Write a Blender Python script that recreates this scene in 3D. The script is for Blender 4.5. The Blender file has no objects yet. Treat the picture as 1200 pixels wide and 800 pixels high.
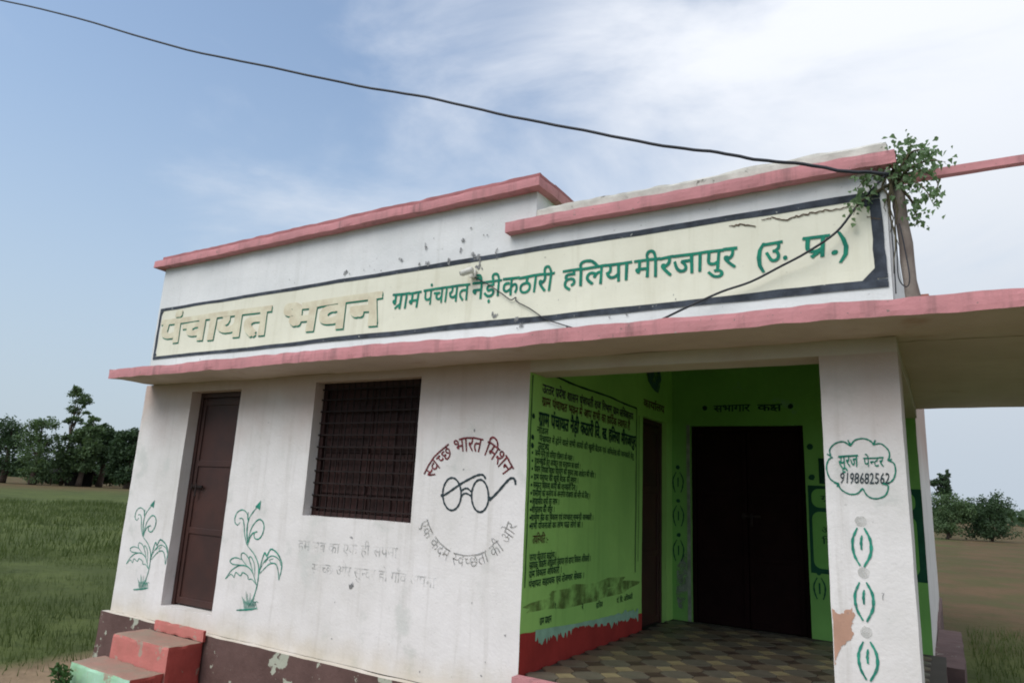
import bpy, bmesh, math, random
import numpy as np
from mathutils import Vector, Matrix, noise
random.seed(7)
rng = np.random.default_rng(7)
R_ = math.radians
scene = bpy.context.scene
C = scene.collection

# ------------------------------------------------------------------ camera
FOC, YAW, PITCH, ROLL = 811.22, -0.556877, 0.216665, 0.0493223
CAM = np.array([2.54120, -4.36220, 1.22141])
def cam_basis():
    f = np.array([math.sin(YAW)*math.cos(PITCH), math.cos(YAW)*math.cos(PITCH), math.sin(PITCH)])
    r = np.cross(f, [0, 0, 1]); r /= np.linalg.norm(r); u = np.cross(r, f)
    c, s = math.cos(ROLL), math.sin(ROLL)
    return f, c*r + s*u, -s*r + c*u
CF, CR, CU = cam_basis()
cd = bpy.data.cameras.new('camera'); cam = bpy.data.objects.new('camera', cd); C.objects.link(cam)
cam.matrix_world = Matrix([[CR[0], CU[0], -CF[0], CAM[0]], [CR[1], CU[1], -CF[1], CAM[1]], [CR[2], CU[2], -CF[2], CAM[2]], [0, 0, 0, 1]])
cd.sensor_width = 36; cd.lens = FOC/1200*36; cd.clip_start = .05; cd.clip_end = 5000
scene.camera = cam

# ------------------------------------------------------------------ light
scene.view_settings.view_transform = 'Standard'; scene.view_settings.look = 'None'
scene.view_settings.gamma = 1; scene.view_settings.exposure = 0.70
scene.cycles.filter_width = 1.9
SUN_EL, SUN_AZ = R_(48), R_(200)          # azimuth measured from +Y towards +X
w = bpy.data.worlds.new("World"); scene.world = w; w.use_nodes = True
nt = w.node_tree; nt.nodes.clear()
def N(t, **k):
    n = nt.nodes.new(t)
    for a, b in k.items(): setattr(n, a, b)
    return n
def LK(a, b): nt.links.new(a, b)
out = N('ShaderNodeOutputWorld'); bg = N('ShaderNodeBackground'); bg.inputs[1].default_value = .1
sky = N('ShaderNodeTexSky', sky_type='NISHITA'); sky.sun_disc = False; sky.sun_elevation = SUN_EL; sky.sun_rotation = SUN_AZ
sky.dust_density = 1.5; sky.air_density = 1.0; sky.ozone_density = 1.0
tc = N('ShaderNodeTexCoord')
mp = N('ShaderNodeMapping'); mp.inputs['Scale'].default_value = (1.0, 1.0, 2.2); LK(tc.outputs['Generated'], mp.inputs[0])
n1 = N('ShaderNodeTexNoise'); n1.inputs['Scale'].default_value = 2.1; n1.inputs['Detail'].default_value = 8; n1.inputs['Roughness'].default_value = .56; n1.inputs['Distortion'].default_value = .5
mp.inputs['Location'].default_value = (3.1, 0.4, 1.3)
LK(mp.outputs[0], n1.inputs[0])
# broad cloud bank to the north-east, thinning to the west
dp = N('ShaderNodeVectorMath', operation='DOT_PRODUCT'); LK(tc.outputs['Generated'], dp.inputs[0]); dp.inputs[1].default_value = (0.80, 0.50, -0.10)
m1 = N('ShaderNodeMath', operation='MULTIPLY_ADD'); LK(dp.outputs['Value'], m1.inputs[0]); m1.inputs[1].default_value = .74; m1.inputs[2].default_value = 0.10
m2 = N('ShaderNodeMath', operation='MULTIPLY_ADD'); LK(n1.outputs['Fac'], m2.inputs[0]); m2.inputs[1].default_value = 1.45; LK(m1.outputs[0], m2.inputs[2])
cr = N('ShaderNodeMapRange', interpolation_type='SMOOTHSTEP'); LK(m2.outputs[0], cr.inputs[0]); cr.inputs[1].default_value = .50; cr.inputs[2].default_value = 1.12
cr.inputs[3].default_value = .12; cr.inputs[4].default_value = 1.0
hs = N('ShaderNodeMix', data_type='RGBA', blend_type='MULTIPLY'); hs.inputs[0].default_value = 1; LK(sky.outputs[0], hs.inputs[6]); hs.inputs[7].default_value = (1.02, 1.18, 1.22, 1)
mx = N('ShaderNodeMix', data_type='RGBA'); LK(cr.outputs[0], mx.inputs[0]); LK(hs.outputs[2], mx.inputs[6]); mx.inputs[7].default_value = (5.9, 6.1, 6.5, 1)
# pale murk near the horizon
sx = N('ShaderNodeSeparateXYZ'); LK(tc.outputs['Generated'], sx.inputs[0])
hr = N('ShaderNodeMapRange', interpolation_type='SMOOTHSTEP'); LK(sx.outputs['Z'], hr.inputs[0]); hr.inputs[1].default_value = -.02; hr.inputs[2].default_value = .62; hr.inputs[3].default_value = .92; hr.inputs[4].default_value = 0
mh = N('ShaderNodeMix', data_type='RGBA'); LK(hr.outputs[0], mh.inputs[0]); LK(mx.outputs[2], mh.inputs[6]); mh.inputs[7].default_value = (3.1, 3.6, 4.15, 1)
LK(mh.outputs[2], bg.inputs[0]); LK(bg.outputs[0], out.inputs[0])
sd = bpy.data.lights.new('sun', 'SUN'); sun = bpy.data.objects.new('sun', sd); C.objects.link(sun)
sd.energy = 1.5; sd.angle = R_(45); sd.color = (1, .96, .9)
sdir = Vector((math.sin(SUN_AZ)*math.cos(SUN_EL), math.cos(SUN_AZ)*math.cos(SUN_EL), math.sin(SUN_EL)))
sun.rotation_euler = sdir.to_track_quat('Z', 'Y').to_euler()

# ------------------------------------------------------------------ materials
def mat(name, col, rough=.9, var=.10, scale=3.0, col2=None, patch=None, patch_scale=6, patch_lo=.6, patch_w=.03, streak=0.0, streak_col=(.12, .11, .09),
        bump=.15, bscale=60, metal=0, alpha_noise=None, speck=0.0, spec=.3, ztint=False):
    m = bpy.data.materials.new(name); m.use_nodes = True
    t = m.node_tree; b = t.nodes['Principled BSDF']
    b.inputs['Roughness'].default_value = rough; b.inputs['Metallic'].default_value = metal; b.inputs['Specular IOR Level'].default_value = spec
    def nn(ty, **k):
        n = t.nodes.new(ty)
        for a, v in k.items(): setattr(n, a, v)
        return n
    tcn = nn('ShaderNodeTexCoord'); co = tcn.outputs['Object']
    def noi(s, d=5, r=.6, vec=None):
        n = nn('ShaderNodeTexNoise'); n.inputs['Scale'].default_value = s; n.inputs['Detail'].default_value = d; n.inputs['Roughness'].default_value = r
        t.links.new(vec if vec is not None else co, n.inputs[0]); return n.outputs['Fac']
    def mixc(f, a, c):
        n = nn('ShaderNodeMix', data_type='RGBA')
        if isinstance(f, float): n.inputs[0].default_value = f
        else: t.links.new(f, n.inputs[0])
        for i, v in ((6, a), (7, c)):
            if isinstance(v, tuple): n.inputs[i].default_value = (*v[:3], 1)
            else: t.links.new(v, n.inputs[i])
        return n.outputs[2]
    def ramp(v, lo, hi, a=0.0, z=1.0):
        n = nn('ShaderNodeMapRange', interpolation_type='SMOOTHSTEP'); t.links.new(v, n.inputs[0])
        n.inputs[1].default_value = lo; n.inputs[2].default_value = hi; n.inputs[3].default_value = a; n.inputs[4].default_value = z
        return n.outputs[0]
    c2 = col2 or tuple(x*(1-2.2*var) for x in col)
    c = mixc(ramp(noi(scale), .3, .72), col, c2)
    c = mixc(ramp(noi(scale*9, 3), .45, .75, 0, .5), c, tuple(x*(1-var*1.5) for x in col))
    if speck: c = mixc(ramp(noi(38, 2, .5), .70, .74, 0, speck), c, (.16, .15, .13))
    if streak:
        mpn = nn('ShaderNodeMapping'); mpn.inputs['Scale'].default_value = (7, 7, .45); t.links.new(co, mpn.inputs[0])
        s1 = ramp(noi(1.3, 5, .65, mpn.outputs[0]), .50, .78, 0, streak)
        c = mixc(s1, c, streak_col)
    if patch:
        c = mixc(ramp(noi(patch_scale, 6, .62), patch_lo, patch_lo+patch_w), c, patch)
    if ztint:   # rust-pink dust and slab shade painted into the top, yellow-brown splash at the foot
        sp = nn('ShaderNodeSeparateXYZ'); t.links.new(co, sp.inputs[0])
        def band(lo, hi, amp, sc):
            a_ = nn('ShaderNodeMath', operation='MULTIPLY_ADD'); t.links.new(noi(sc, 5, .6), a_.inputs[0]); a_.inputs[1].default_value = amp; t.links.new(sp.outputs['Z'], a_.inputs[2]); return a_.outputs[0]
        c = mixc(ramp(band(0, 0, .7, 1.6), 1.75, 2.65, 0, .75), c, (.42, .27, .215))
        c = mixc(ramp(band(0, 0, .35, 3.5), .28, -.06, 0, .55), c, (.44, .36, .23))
    t.links.new(c, b.inputs['Base Color'])
    if bump:
        bn = nn('ShaderNodeBump'); bn.inputs['Strength'].default_value = bump; bn.inputs['Distance'].default_value = .01
        a1 = nn('ShaderNodeMath', operation='MULTIPLY_ADD'); t.links.new(noi(bscale, 4), a1.inputs[0]); a1.inputs[1].default_value = .35; t.links.new(noi(bscale*.13, 4), a1.inputs[2])
        t.links.new(a1.outputs[0], bn.inputs['Height']); t.links.new(bn.outputs[0], b.inputs['Normal'])
    if alpha_noise:
        s, lo, hi, amin, amax = alpha_noise
        t.links.new(ramp(noi(s, 4, .6), lo, hi, amin, amax), b.inputs['Alpha'])
    return m
WHITE = mat('whitewash', (.72, .685, .68), ztint=True, var=.06, scale=1.3, col2=(.61, .58, .56), patch=(.56, .55, .53), patch_scale=2.6, patch_lo=.56, patch_w=.12, streak=.38, streak_col=(.36, .33, .29), speck=.22, bump=.6, bscale=45)
WHITE_UP = mat('whitewash_parapet', (.69, .68, .685), var=.06, scale=1.1, col2=(.58, .58, .585), streak=.3, streak_col=(.40, .39, .37), speck=.4, bump=.55, bscale=45)
SOFFIT = mat('soffit_plaster', (.62, .52, .47), var=.08, scale=1.5, col2=(.53, .43, .38), patch=(.44, .31, .25), patch_scale=2.2, patch_lo=.60, patch_w=.15, bump=.4)
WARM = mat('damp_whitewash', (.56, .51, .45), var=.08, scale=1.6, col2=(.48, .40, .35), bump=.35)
PINK = mat('pink_paint', (.56, .24, .255), var=.12, scale=2.5, col2=(.45, .205, .215), streak=.75, streak_col=(.19, .11, .11), patch=(.36, .30, .28), patch_scale=17, patch_lo=.69, patch_w=.02, speck=.8, bump=.6, bscale=40)
PINKTOP = mat('pink_paint_faded', (.38, .15, .155), var=.12, scale=3, speck=.4, bump=.35)
CONC = mat('lime_stained_concrete', (.60, .58, .53), var=.14, scale=7, col2=(.42, .40, .36), patch=(.16, .15, .13), patch_scale=9, patch_lo=.62, patch_w=.08, bump=.6, bscale=40)
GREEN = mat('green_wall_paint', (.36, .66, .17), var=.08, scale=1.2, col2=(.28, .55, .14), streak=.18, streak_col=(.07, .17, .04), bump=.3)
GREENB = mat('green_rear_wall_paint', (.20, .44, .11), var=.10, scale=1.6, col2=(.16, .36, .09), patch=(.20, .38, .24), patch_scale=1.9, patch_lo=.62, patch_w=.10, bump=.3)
DKGREEN = mat('dark_green_paint', (.012, .085, .045), var=.15, scale=9, bump=.1)
LTGREEN = mat('light_green_paint', (.17, .42, .10), var=.08, bump=.1)
RED = mat('red_oxide_dado', (.36, .035, .028), var=.12, scale=4, patch=(.30, .10, .07), patch_scale=22, patch_lo=.69, patch_w=.03, bump=.4)
MINT = mat('mint_undercoat', (.30, .52, .38), var=.12, scale=8, bump=.4)
PLINTH = mat('plinth_brown', (.120, .070, .062), var=.10, scale=4, col2=(.085, .048, .042), patch=(.36, .37, .30), patch_scale=4.2, patch_lo=.585, patch_w=.015, speck=.5, bump=.9, bscale=40)
MAUVE = mat('plinth_mauve', (.15, .095, .09), var=.12, scale=4, patch=(.35, .33, .28), patch_scale=9, patch_lo=.66, patch_w=.02, bump=.6)
CREAM = mat('cream_sign_paint', (.69, .665, .56), var=.05, scale=1.5, col2=(.62, .595, .49), streak=.35, streak_col=(.42, .38, .27), speck=.18, bump=.25)
BORDER = mat('sign_border_paint', (.058, .068, .088), var=.3, scale=9, patch=(.42, .42, .38), patch_scale=30, patch_lo=.66, patch_w=.03, bump=.2)
LGREEN = mat('teal_letter_paint', (.015, .215, .135), var=.22, scale=12, col2=(.012, .13, .10), bump=.15)
LGREEN2 = mat('teal_mural_paint', (.035, .30, .21), var=.25, scale=14, col2=(.012, .13, .10), bump=.1, alpha_noise=(30, .25, .5, .55, 1))
EMB = mat('embossed_cream', (.64, .60, .46), var=.10, scale=7, col2=(.52, .45, .33), bump=.45)
EMBTOP = mat('worn_pink_letter_edge', (.56, .47, .36), var=.2, scale=9, bump=.3)
MAROON = mat('maroon_letter_paint', (.23, .045, .055), var=.25, scale=20, bump=.1, alpha_noise=(55, .32, .6, .35, 1))
INK = mat('dark_slate_paint', (.035, .055, .065), var=.2, scale=20, bump=.1)
FADED = mat('faded_grey_letter', (.44, .445, .43), var=.2, scale=20, bump=0, alpha_noise=(12, .40, .68, .05, .65))
FADED3 = mat('nearly_worn_off_letter', (.52, .515, .50), var=.1, scale=20, bump=0, alpha_noise=(9, .38, .70, .03, .34))
FADED2 = mat('faded_dot_paint', (.55, .55, .52), var=.1, scale=20, bump=.1, alpha_noise=(20, .3, .7, .15, .55))
POSTERINK = mat('poster_dark_green_letter', (.006, .055, .030), var=.2, scale=20, bump=.0)
POSTERPUR = mat('poster_purple_letter', (.055, .045, .075), var=.2, scale=20, bump=.0, alpha_noise=(20, .3, .6, .5, 1))
POSTERBR = mat('poster_brown_letter', (.12, .05, .025), var=.2, scale=20, bump=.0, alpha_noise=(20, .3, .6, .5, 1))
STAIN = mat('brown_damp_stain', (.11, .13, .035), var=.2, scale=5, bump=.0, alpha_noise=(7, .34, .66, .0, .6))
RUST = mat('exposed_pink_plaster', (.50, .29, .21), var=.08, scale=6, bump=.2, alpha_noise=(9, .30, .42, .0, .9))
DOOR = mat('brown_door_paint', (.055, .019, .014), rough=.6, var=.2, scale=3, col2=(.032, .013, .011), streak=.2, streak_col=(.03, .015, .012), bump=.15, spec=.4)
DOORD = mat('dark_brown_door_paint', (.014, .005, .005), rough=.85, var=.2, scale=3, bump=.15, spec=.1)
SHUT = mat('shutter_red_brown', (.034, .012, .010), rough=.8, var=.25, scale=4, bump=.3)
IRON = mat('rusty_iron', (.020, .010, .009), rough=.8, var=.3, scale=15, bump=.3)
STEPRED = mat('salmon_step_paint', (.50, .165, .145), var=.12, scale=5, col2=(.42, .15, .125), patch=(.34, .25, .20), patch_scale=7, patch_lo=.57, patch_w=.06, speck=.35, streak=.2, streak_col=(.25, .09, .07), bump=.5)
STEPSIDE = mat('red_step_side_paint', (.36, .065, .055), var=.15, scale=4, patch=(.25, .14, .11), patch_scale=8, patch_lo=.62, patch_w=.05, speck=.3, bump=.5)
STEPMINT = mat('mint_step_paint', (.36, .58, .44), var=.12, scale=3, col2=(.24, .44, .24), patch=(.33, .28, .21), patch_scale=8, patch_lo=.57, patch_w=.05, speck=.3, bump=.5)
TREAD = mat('worn_cement_tread', (.27, .20, .15), var=.15, scale=5, col2=(.33, .18, .14), speck=.3, bump=.6)
TILE_G = mat('grey_mosaic_tile', (.13, .115, .09), rough=.45, var=.15, scale=5, bump=.1, speck=.4)
TILE_B = mat('brown_mosaic_tile', (.15, .115, .08), rough=.45, var=.15, scale=5, bump=.1, speck=.4)
TILE_Y = mat('yellow_mosaic_inset', (.27, .22, .125), rough=.5, var=.15, scale=9, bump=.1)
TILE_D = mat('dark_mosaic_inset', (.065, .045, .035), rough=.45, var=.15, scale=9, bump=.1)
GROUT = mat('grout', (.07, .06, .05), var=.1)
CABLE = mat('black_cable', (.018, .02, .028), rough=.5, var=.1, bump=0)
POST = mat('weathered_wood', (.24, .20, .175), var=.18, scale=8, col2=(.16, .125, .11), streak=.6, streak_col=(.06, .045, .04), bump=.7)
BRICK = mat('brick_red', (.30, .12, .09), var=.15, scale=9, bump=.4)
STEM = mat('plant_stem', (.10, .085, .05), var=.2, scale=9, bump=.3)
LAMPW = mat('fixture_plastic', (.62, .60, .55), rough=.5, var=.1, scale=12, bump=.05)
CRACK = mat('crack_shadow', (.12, .085, .06), var=.2, bump=0)
CHIP = mat('chipped_plaster', (.24, .24, .245), var=.2, scale=25, bump=.3, alpha_noise=(60, .35, .55, .25, .95))
BARK = mat('bark', (.085, .06, .045), var=.25, scale=6, bump=.6)
THATCH = mat('weathered_thatch', (.020, .018, .015), var=.2, scale=6, bump=.6)
BLUEPT = mat('faded_blue_mural_paint', (.06, .17, .17), var=.2, scale=6, bump=0, alpha_noise=(7, .3, .6, .4, .9))
def leafmat(name, a, b):
    m = mat(name, a, rough=.65, var=.2, scale=1.2, col2=b, bump=0, spec=.25)
    p = m.node_tree.nodes['Principled BSDF']; t = m.node_tree
    tr = t.nodes.new('ShaderNodeBsdfTranslucent'); tr.inputs[0].default_value = (a[0]*1.3, a[1]*1.4, a[2]*.8, 1)
    ms = t.nodes.new('ShaderNodeMixShader'); ms.inputs[0].default_value = .25
    t.links.new(p.outputs[0], ms.inputs[1]); t.links.new(tr.outputs[0], ms.inputs[2]); t.links.new(ms.outputs[0], t.nodes['Material Output'].inputs[0])
    return m
LEAF = leafmat('peepal_leaf', (.13, .20, .10), (.09, .15, .075))
TREE1 = leafmat('tree_leaf_light', (.095, .145, .065), (.055, .095, .045))  # leaf colours lightened to stand in for haze over the distant trees
TREE2 = leafmat('tree_leaf_dark', (.050, .085, .040), (.030, .058, .028))
GRASS = leafmat('field_grass', (.085, .115, .035), (.038, .058, .018))
WEED = leafmat('weed_leaf', (.06, .13, .04), (.04, .09, .03))

# ------------------------------------------------------------------ helpers
def tag(o, label=None, cat=None, group=None, kind=None):
    if label: o['label'] = label
    if cat: o['category'] = cat
    if group: o['group'] = group
    if kind: o['kind'] = kind
    return o
def empty(name, loc, label, cat, group=None):
    o = bpy.data.objects.new(name, None); C.objects.link(o); o.location = loc; o.empty_display_size = .2
    return tag(o, label, cat, group)
def link(name, me, parent=None):
    o = bpy.data.objects.new(name, me); C.objects.link(o)
    if parent is not None:
        o.parent = parent
        pl = Vector((0, 0, 0)); p = parent
        while p: pl += p.location; p = p.parent
        o.location = -pl if me is None or not me.get('local') else Vector((0, 0, 0))
    return o
def obj(name, V, F, m, parent=None, smooth=False, mats=None, idx=None):
    me = bpy.data.meshes.new(name); me.from_pydata([tuple(map(float, v)) for v in V], [], F)
    for x in (mats or [m]): me.materials.append(x)
    if idx is not None: me.polygons.foreach_set('material_index', idx)
    if smooth: me.polygons.foreach_set('use_smooth', [True]*len(me.polygons))
    me.update()
    return link(name, me, parent)
def D(p, k=1.0):
    """hand-plastered unevenness: one continuous field shared by every wall and everything painted on it"""
    a = noise.noise_vector(Vector(p)*1.3)*.006 + noise.noise_vector(Vector(p)*7.0)*.0022
    return Vector(p) + a*k
def rough_box(name, x0, x1, y0, y1, z0, z1, m, parent=None, step=.08, k=1.0, face={}, holes=(), worn=0.0):
    """subdivided plastered block; face maps 'x0','x1','y0','y1','z0','z1' to materials; holes = (a0,a1,z0,z1) through Y (or X if axis given)"""
    mats = [m]; V = []; F = []; I = []; key = {}
    for f in face.values():
        if f not in mats: mats.append(f)
    def lin(a, b, cuts=()):
        s = sorted(set([round(a, 4), round(b, 4)] + [round(c, 4) for c in cuts if a < c < b])); r = []
        for i in range(len(s)-1):
            n = max(1, int(math.ceil((s[i+1]-s[i])/step)))
            r += [s[i] + (s[i+1]-s[i])*j/n for j in range(n)]
        return r + [s[-1]]
    ax = 'y'
    if holes and len(holes[0]) == 5: ax = holes[0][4]
    cu = [h[i] for h in holes for i in (0, 1)]; cz = [h[i] for h in holes for i in (2, 3)]
    X = lin(x0, x1, cu if ax == 'y' else ()); Y = lin(y0, y1, cu if ax == 'x' else ()); Z = lin(z0, z1, cz)
    def v(x, y, z):
        kk = (round(x, 4), round(y, 4), round(z, 4))
        if kk not in key:
            key[kk] = len(V); q = D(kk, k)
            if worn:      # arrises knocked back unevenly
                ex = [abs(x-x0) < 1e-4 or abs(x-x1) < 1e-4, abs(y-y0) < 1e-4 or abs(y-y1) < 1e-4, abs(z-z0) < 1e-4 or abs(z-z1) < 1e-4]
                if sum(ex) >= 2:
                    wv = worn*(.5+max(0, noise.noise(Vector(kk)*9)+.15)*2.6)
                    for i_, (c_, lo_, hi_) in enumerate(((x, x0, x1), (y, y0, y1), (z, z0, z1))):
                        if ex[i_]: q[i_] += wv if abs(c_-lo_) < 1e-4 else -wv
            V.append(q)
        return key[kk]
    def add(q, fk):
        F.append(q); I.append(mats.index(face.get(fk, m)))
    def inside(u, z): return any(h[0]-1e-4 < u < h[1]+1e-4 and h[2]-1e-4 < z < h[3]+1e-4 for h in holes)
    for fk in ('x0', 'x1', 'y0', 'y1', 'z0', 'z1'):
        if fk[0] == 'x': A, B, c = Y, Z, (x0 if fk == 'x0' else x1)
        elif fk[0] == 'y': A, B, c = X, Z, (y0 if fk == 'y0' else y1)
        else: A, B, c = X, Y, (z0 if fk == 'z0' else z1)
        for i in range(len(A)-1):
            for j in range(len(B)-1):
                a0, a1, b0, b1 = A[i], A[i+1], B[j], B[j+1]
                if holes and fk[0] == ax and inside((a0+a1)/2, (b0+b1)/2): continue
                if holes and fk[0] == 'z':
                    u = (a0+a1)/2 if ax == 'y' else (b0+b1)/2
                    if inside(u, c): continue
                if fk[0] == 'x': q = [v(c, a0, b0), v(c, a1, b0), v(c, a1, b1), v(c, a0, b1)]
                elif fk[0] == 'y': q = [v(a0, c, b0), v(a1, c, b0), v(a1, c, b1), v(a0, c, b1)]
                else: q = [v(a0, b0, c), v(a1, b0, c), v(a1, b1, c), v(a0, b1, c)]
                add(q, fk)
    for h in holes:
        A = [u for u in (X if ax == 'y' else Y) if h[0]-1e-4 <= u <= h[1]+1e-4]; B = [z for z in Z if h[2]-1e-4 <= z <= h[3]+1e-4]
        T = Y if ax == 'y' else X
        P = (lambda u, t, z: v(u, t, z)) if ax == 'y' else (lambda u, t, z: v(t, u, z))
        for t0, t1 in zip(T[:-1], T[1:]):
            for zz in (h[2], h[3]):
                if zz <= z0+1e-4 or zz >= z1-1e-4: continue
                for a0, a1 in zip(A[:-1], A[1:]): add([P(a0, t0, zz), P(a1, t0, zz), P(a1, t1, zz), P(a0, t1, zz)], 'h')
            for uu in (h[0], h[1]):
                for b0, b1 in zip(B[:-1], B[1:]): add([P(uu, t0, b0), P(uu, t1, b0), P(uu, t1, b1), P(uu, t0, b1)], 'h')
    me = bpy.data.meshes.new(name); me.from_pydata(V, [], F)
    for x in mats: me.materials.append(x)
    me.polygons.foreach_set('material_index', I)
    bm = bmesh.new(); bm.from_mesh(me); bmesh.ops.recalc_face_normals(bm, faces=bm.faces); bm.to_mesh(me); bm.free()
    return link(name, me, parent)
def box(name, x0, x1, y0, y1, z0, z1, m, parent=None, bev=.004):
    bm = bmesh.new(); r = bmesh.ops.create_cube(bm, size=1)
    for v in bm.verts: v.co = Vector(((x0+x1)/2+v.co.x*(x1-x0), (y0+y1)/2+v.co.y*(y1-y0), (z0+z1)/2+v.co.z*(z1-z0)))
    if bev: bmesh.ops.bevel(bm, geom=list(bm.edges), offset=bev, segments=1, affect='EDGES')
    me = bpy.data.meshes.new(name); bm.to_mesh(me); bm.free(); me.materials.append(m)
    return link(name, me, parent)
def tube_geo(P, rad, n=7):
    P = [Vector(p) for p in P]; V = []; F = []
    rs = rad if isinstance(rad, (list, tuple)) else [rad]*len(P)
    up = Vector((.13, .31, .94))
    for i, p in enumerate(P):
        t = (P[min(i+1, len(P)-1)]-P[max(i-1, 0)]).normalized()
        a = t.cross(up)
        if a.length < 1e-3: a = t.cross(Vector((1, 0, 0)))
        a.normalize(); b = t.cross(a)
        for j in range(n):
            an = 2*math.pi*j/n; V.append(p + (a*math.cos(an)+b*math.sin(an))*rs[i])
    for i in range(len(P)-1):
        for j in range(n): F.append([i*n+j, i*n+(j+1) % n, (i+1)*n+(j+1) % n, (i+1)*n+j])
    F.append(list(range(n))[::-1]); F.append([(len(P)-1)*n+j for j in range(n)])
    return V, F
def tube(name, P, rad, m, parent=None, n=7): V, F = tube_geo(P, rad, n); return obj(name, V, F, m, parent, True)
def merge(parts):
    V = []; F = []
    for v, f in parts:
        o = len(V); V += list(v); F += [[i+o for i in q] for q in f]
    return V, F
def smooth_line(P, k=6):
    P = [np.array(p, float) for p in P]
    if len(P) < 3: return P
    Q = [2*P[0]-P[1]] + P + [2*P[-1]-P[-2]]; r = []
    for i in range(1, len(Q)-2):
        for j in range(k):
            t = j/k; a, b, c, d = Q[i-1:i+3]
            r.append(.5*((2*b)+(-a+c)*t+(2*a-5*b+4*c-d)*t*t+(-a+3*b-3*c+d)*t**3))
    return r + [P[-1]]
def ribbon(P, w, k=6, taper=True):
    """flat brush stroke in (u, v)"""
    P = smooth_line(P, k); n = len(P); V = []; F = []
    for i, p in enumerate(P):
        t = P[min(i+1, n-1)]-P[max(i-1, 0)]; t = t/(np.linalg.norm(t)+1e-9); nn_ = np.array([-t[1], t[0]])
        s = i/max(1, n-1); ww = w*(.5 if not taper else .5*(.35+.65*math.sin(math.pi*min(1, max(0, s*.9+.05)))**.6))
        ww *= 1+.18*math.sin(i*1.7+P[0][0]*40)
        V += [p+nn_*ww, p-nn_*ww]
    for i in range(n-1): F.append([2*i, 2*i+1, 2*i+3, 2*i+2])
    return V, F
def disc(c, r, n=12, ry=None, jag=.12):
    V = [np.array(c)]; 
    for i in range(n):
        a = 2*math.pi*i/n; k = 1+jag*(random.random()-.5)*2
        V.append(np.array([c[0]+r*k*math.cos(a), c[1]+(ry or r)*k*math.sin(a)]))
    return V, [[0, i+1, (i+1) % n+1] for i in range(n)]
BACK = 3.20
PLN = {'F': lambda u, v, o: (u, -o, v), 'L': lambda u, v, o: (o, u, v), 'B': lambda u, v, o: (u, BACK-o, v)}
def paint(name, geo, plane, off, m, parent, label=None):
    V, F = geo; f = PLN[plane]; W = []
    for p in V:
        base = Vector(f(p[0], p[1], 0)); d = D(base)-base; W.append(Vector(f(p[0], p[1], off+(p[2] if len(p) > 2 else 0)))+d)
    o = obj(name, W, F, m, parent)
    if label: o['label'] = label
    return o
def survey(px, py, plane='F'):
    """measured position on a wall of a point seen at (px, py) in the 1200 x 800 photograph"""
    d = CF+(px-600)/FOC*CR-(py-400)/FOC*CU
    ax, val, uv = {'F': (1, 0, (0, 2)), 'L': (0, 0, (1, 2)), 'B': (1, BACK, (0, 2))}[plane]
    p = CAM+(val-CAM[ax])/d[ax]*d
    return np.array([p[uv[0]], p[uv[1]]])
def SV(L, plane='F'): return [survey(x, y, plane) for x, y in L]
def sheet(u0, u1, v0, v1, step=.08):
    nu = max(1, int((u1-u0)/step)); nv = max(1, int((v1-v0)/step)); V = []; F = []
    for i in range(nu+1):
        for j in range(nv+1): V.append((u0+(u1-u0)*i/nu, v0+(v1-v0)*j/nv))
    for i in range(nu):
        for j in range(nv): a = i*(nv+1)+j; F.append([a, a+nv+1, a+nv+2, a+1])
    return V, F

# ------------------------------------------------------------------ lettering (Devanagari shaped by hand)
_fc = bpy.data.curves.new('lettering_source', 'FONT'); _fo = bpy.data.objects.new('lettering_source', _fc); C.objects.link(_fo); _fc.resolution_u = 2
_cache = {}
def _mesh(s, off):
    _fc.body = s; _fc.offset = off; bpy.context.view_layer.update()
    me = bpy.data.meshes.new_from_object(_fo.evaluated_get(bpy.context.evaluated_depsgraph_get()))
    V = [(v.co.x, v.co.y) for v in me.vertices]; F = [list(p.vertices) for p in me.polygons]; bpy.data.meshes.remove(me)
    return V, F
_bar = None
def glyph(ch, off):
    global _bar
    if (ch, off) in _cache: return _cache[ch, off]
    if _bar is None: _bar = max(v[0] for v in _mesh('|', 0)[0])
    adv = max(v[0] for v in _mesh(ch+'|', 0)[0])-_bar
    V, F = _mesh(ch, off); _cache[ch, off] = (V, F, adv)
    return _cache[ch, off]
def crop(geo, xmax):
    V, F = geo; bm = bmesh.new(); vs = [bm.verts.new((x, y, 0)) for x, y in V]
    for f in F:
        try: bm.faces.new([vs[i] for i in f])
        except ValueError: pass
    bmesh.ops.bisect_plane(bm, geom=list(bm.verts)+list(bm.edges)+list(bm.faces), plane_co=(xmax, 0, 0), plane_no=(1, 0, 0), clear_outer=True)
    bm.verts.index_update(); r = ([(v.co.x, v.co.y) for v in bm.verts], [[v.index for v in f.verts] for f in bm.faces]); bm.free()
    return r
KSSA = [([(.07, .47), (.16, .53), (.27, .47), (.20, .37), (.08, .34)], .06), ([(.08, .34), (.24, .33), (.32, .24), (.24, .12), (.11, .12), (.07, .21), (.18, .28), (.34, .29), (.52, .30)], .055), ([(.22, .12), (.36, .0)], .05), ([(.52, .62), (.52, 0)], .075), ([(0, .59), (.66, .59)], .065)]
SIGNS = 'ािीुूेैोौंः़ृँ'
def stem(geo, adv):
    xs = [v[0] for v in geo[0] if abs(v[1]) < .008 and v[0] > adv*.45]
    return min(xs) if xs else adv-.16
def embolden(geo, b):
    """thicken an outline with shifted copies, each a hair above the last"""
    V, F = geo
    if not b: return [(x, y, 0) for x, y in V], F
    W = []; G = []
    for k, (dx, dy) in enumerate(((b, b), (-b, b), (b, -b), (-b, -b), (0, 0))):
        o = len(W); W += [(x+dx, y+dy, k*.0002) for x, y in V]; G += [[i+o for i in f] for f in F]
    return W, G
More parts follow.
